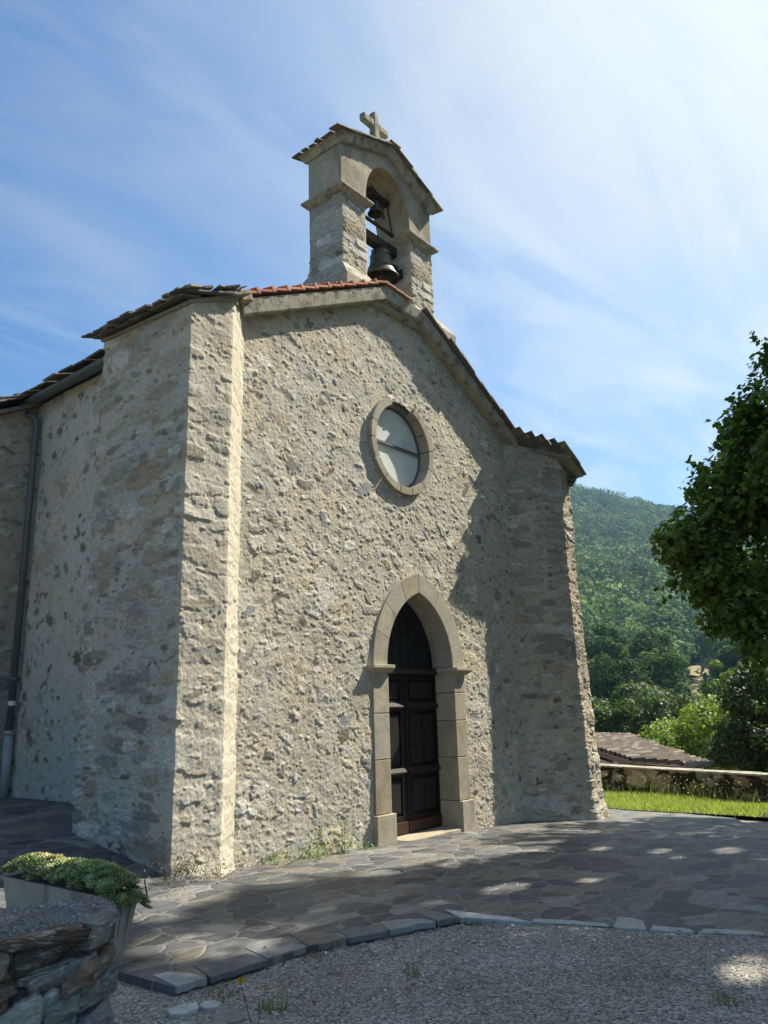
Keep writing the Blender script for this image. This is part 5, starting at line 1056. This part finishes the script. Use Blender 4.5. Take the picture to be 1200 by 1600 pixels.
for pts, c, o in [([(-15, 428), (380, 345), (560, 318), (715, 300), (735, 385), (500, 432), (140, 486), (-15, 462)], (.09, .062, .045), .035),
        ([(150, 500), (500, 440), (725, 405), (600, 470), (500, 545), (210, 655), (165, 610)], (.055, .045, .034), .012),
        ([(-15, 485), (115, 478), (132, 530), (105, 645), (50, 705), (-15, 715)], (.16, .14, .105), .03),
        ([(205, 675), (420, 622), (630, 530), (640, 548), (430, 645), (240, 690)], (.15, .16, .13), .012),
        ([(325, 700), (440, 655), (555, 608), (545, 645), (480, 692), (350, 738)], (.20, .20, .18), .02),
        ([(570, 700), (650, 655), (735, 620), (738, 700), (630, 808), (580, 790)], (.13, .095, .07), .045),
        ([(752, 612), (850, 562), (945, 515), (950, 575), (905, 640), (760, 700)], (.135, .10, .075), .04),
        ([(435, 880), (600, 795), (735, 755), (738, 885), (520, 985), (440, 1008)], (.17, .18, .15), .022),
        ([(755, 745), (870, 712), (890, 760), (870, 835), (760, 885)], (.15, .16, .135), .022),
        ([(85, 905), (240, 832), (395, 768), (432, 800), (418, 1000), (250, 1062), (100, 1118), (55, 1050)], (.26, .27, .235), .035),
        ([(50, 1210), (250, 1132), (540, 1022), (610, 1060), (590, 1140), (450, 1215), (200, 1300), (50, 1300)], (.23, .24, .21), .035),
        ([(640, 1040), (738, 960), (738, 1130), (690, 1150), (650, 1110)], (.17, .18, .19), .02),
        ([(758, 950), (930, 868), (955, 1000), (860, 1112), (760, 1148)], (.18, .19, .20), .025),
        ([(765, 298), (880, 262), (975, 245), (985, 330), (940, 400), (890, 478), (765, 488)], (.16, .16, .145), .02),
        ([(450, 782), (500, 742), (543, 746), (538, 790), (482, 812)], (.40, .40, .40), .018),
        ([(-15, 940), (32, 944), (42, 1000), (38, 1085), (-15, 1108)], (.24, .21, .12), .02),
        ([(-15, 742), (180, 700), (215, 762), (60, 848), (-15, 895)], (.12, .09, .065), .012),
        ([(760, 1165), (880, 1130), (985, 1040), (1010, 1180), (900, 1320), (760, 1330)], (.18, .18, .17), .015)]:
    q = [wpx(a / 5.4545, 1380 + b / 5.4545) for a, b in pts]; q2 = []
    for k in range(len(q)):      # roughen the outline
        a, b = q[k], q[(k + 1) % len(q)]; ln_ = math.hypot(a[0] - b[0], a[1] - b[1]); q2.append(a)
        for m_ in range(1, max(1, int(ln_ / .025))): f_ = m_ / max(1, int(ln_ / .025)); q2.append((a[0] + (b[0] - a[0]) * f_ + rr_.uniform(-.0035, .0035), a[1] + (b[1] - a[1]) * f_ + rr_.uniform(-.0035, .0035)))
    cx_ = sum(p[0] for p in q2) / len(q2); cz_ = sum(p[1] for p in q2) / len(q2); side = 1 if cx_ >= .528 else -1
    fx_ = (lambda s: max(s, .531)) if side > 0 else (lambda s: min(s, .525)); n_ = len(q2)
    tx_, tz_ = rr_.uniform(-.06, .06), rr_.uniform(-.05, .08); ring_a = [f3(fx_(a), b, -.05) for a, b in q2]; ring_b = [f3(fx_(a), b, o - .008) for a, b in q2]
    ring_c = [f3(fx_(cx_ + (a - cx_) * .93), cz_ + (b - cz_) * .90, o + (a - cx_) * tx_ + (b - cz_) * tz_ + rr_.uniform(-.003, .003)) for a, b in q2]
    ring_d = [f3(fx_(cx_ + (a - cx_) * .5), cz_ + (b - cz_) * .5, o + .004 + (a - cx_) * tx_ * .5 + rr_.uniform(-.004, .004)) for a, b in q2]; cen = [f3(fx_(cx_), cz_, o + .004)]
    F_ = [(k, (k + 1) % n_, n_ + (k + 1) % n_, n_ + k) for k in range(n_)] + [(n_ + k, n_ + (k + 1) % n_, 2 * n_ + (k + 1) % n_, 2 * n_ + k) for k in range(n_)] + [(2 * n_ + k, 2 * n_ + (k + 1) % n_, 3 * n_ + (k + 1) % n_, 3 * n_ + k) for k in range(n_)] + [(3 * n_ + k, 3 * n_ + (k + 1) % n_, 4 * n_) for k in range(n_)]
    mb.add(ring_a + ring_b + ring_c + ring_d + cen, F_, c)
link('face_stones', mb.mesh('face_stones', m_sch), fw)
# mortar cap strewn with pebbles
n1_, n2_ = 70, 130; Tv = np.array([.235, .46])
cn = fnoise(n1_, n2_, 14, 4, 3); uu = np.linspace(-.03, 1.0, n1_); vv = np.linspace(-.02, 1, n2_); U_, V_ = np.meshgrid(vv, uu)   # U along the wall, V across
P = WC0[None, None] + dF * (U_[..., None] * WF) + Tv * V_[..., None] - dF * (.112 * sm(V_ / .28) * (1 - np.clip(U_, 0, 1)))[..., None]
rim = np.minimum(np.minimum(V_ + .02, 1.0 - V_) * 6, np.minimum((U_ + .02) * 14, 1)); Zc = FWT - .03 + .045 * np.clip(rim, 0, 1) ** .5 + .018 * np.sin(V_ * 3.1) + .014 * cn
lip = .018 * bil(cn, U_ * 80 % 100, V_ * 50); cc_ = np.ones((n1_ * n2_, 3)) * np.array([.15, .15, .14]) * (1 + .35 * fnoise(n1_, n2_, 5, 3, 9).reshape(-1, 1))
Vv = np.dstack([P, Zc]).reshape(-1, 3); i = np.arange(n1_ - 1)[:, None] * n2_ + np.arange(n2_ - 1)[None]; F = np.stack([i, i + 1, i + n2_ + 1, i + n2_], -1).reshape(-1, 4)
link('mortar_cap', npmesh('mortar_cap', Vv, F, m_cap, cc_, True), fw)
r_ = np.random.default_rng(40); n = 5200; u = r_.uniform(0, 1, n); v = r_.uniform(0, 1, n); iu = (u * (n2_ - 1)).astype(int); iv = (v * (n1_ - 1)).astype(int); Pp = Vv.reshape(n1_, n2_, 3)[iv, iu]; s = .0045 * np.exp(r_.normal(0, .45, n)); V = oct_[None] * s[:, None, None] * r_.uniform(.7, 1.5, (n, 1, 3)) + (Pp + r_.normal(0, .003, (n, 3)) * [1, 1, .3])[:, None]
F = (np.arange(n)[:, None, None] * 6 + fo[None]).reshape(-1, 3); c = np.array([(.17, .17, .17), (.26, .26, .26), (.11, .11, .11), (.15, .14, .12)])[r_.integers(4, size=n)]
o = link('pebbles', npmesh('pebbles', V.reshape(-1, 3), F, m_col, np.repeat(c, 6, 0)), fw); o['kind'] = 'stuff'
mb = MB(); c1 = WC0 + dF * .03 + np.array([.03, .03]); c2 = WC0 + dF * WF; c3 = c2 + Tv * .95; c4 = WC0 + Tv * .95 + dF * .03
mb.hexa([(p[0], p[1], .0) for p in (c1, c2, c3, c4)] + [(p[0], p[1], FWT - .03) for p in (c1, c2, c3, c4)], (.07, .06, .045)); link('core', mb.mesh('core', m_col), fw)

# ================================================================== HAZE
mh = bpy.data.materials.new('haze_air'); mh.use_nodes = True; t = mh.node_tree; t.nodes.remove(t.nodes['Principled BSDF'])
pv_ = t.nodes.new('ShaderNodeVolumePrincipled'); pv_.inputs['Color'].default_value = (.42, .70, 1, 1); pv_.inputs['Density'].default_value = .00025; pv_.inputs['Anisotropy'].default_value = .3
t.links.new(pv_.outputs[0], t.nodes['Material Output'].inputs['Volume'])
mb = MB(); mb.box(-1750, 1750, -1750, 1750, -60, 330)
hz = link('haze', mb.mesh('haze', mh)); hz['kind'] = 'stuff'; hz['label'] = 'thin blue summer haze filling the valley air'; hz['category'] = 'haze'
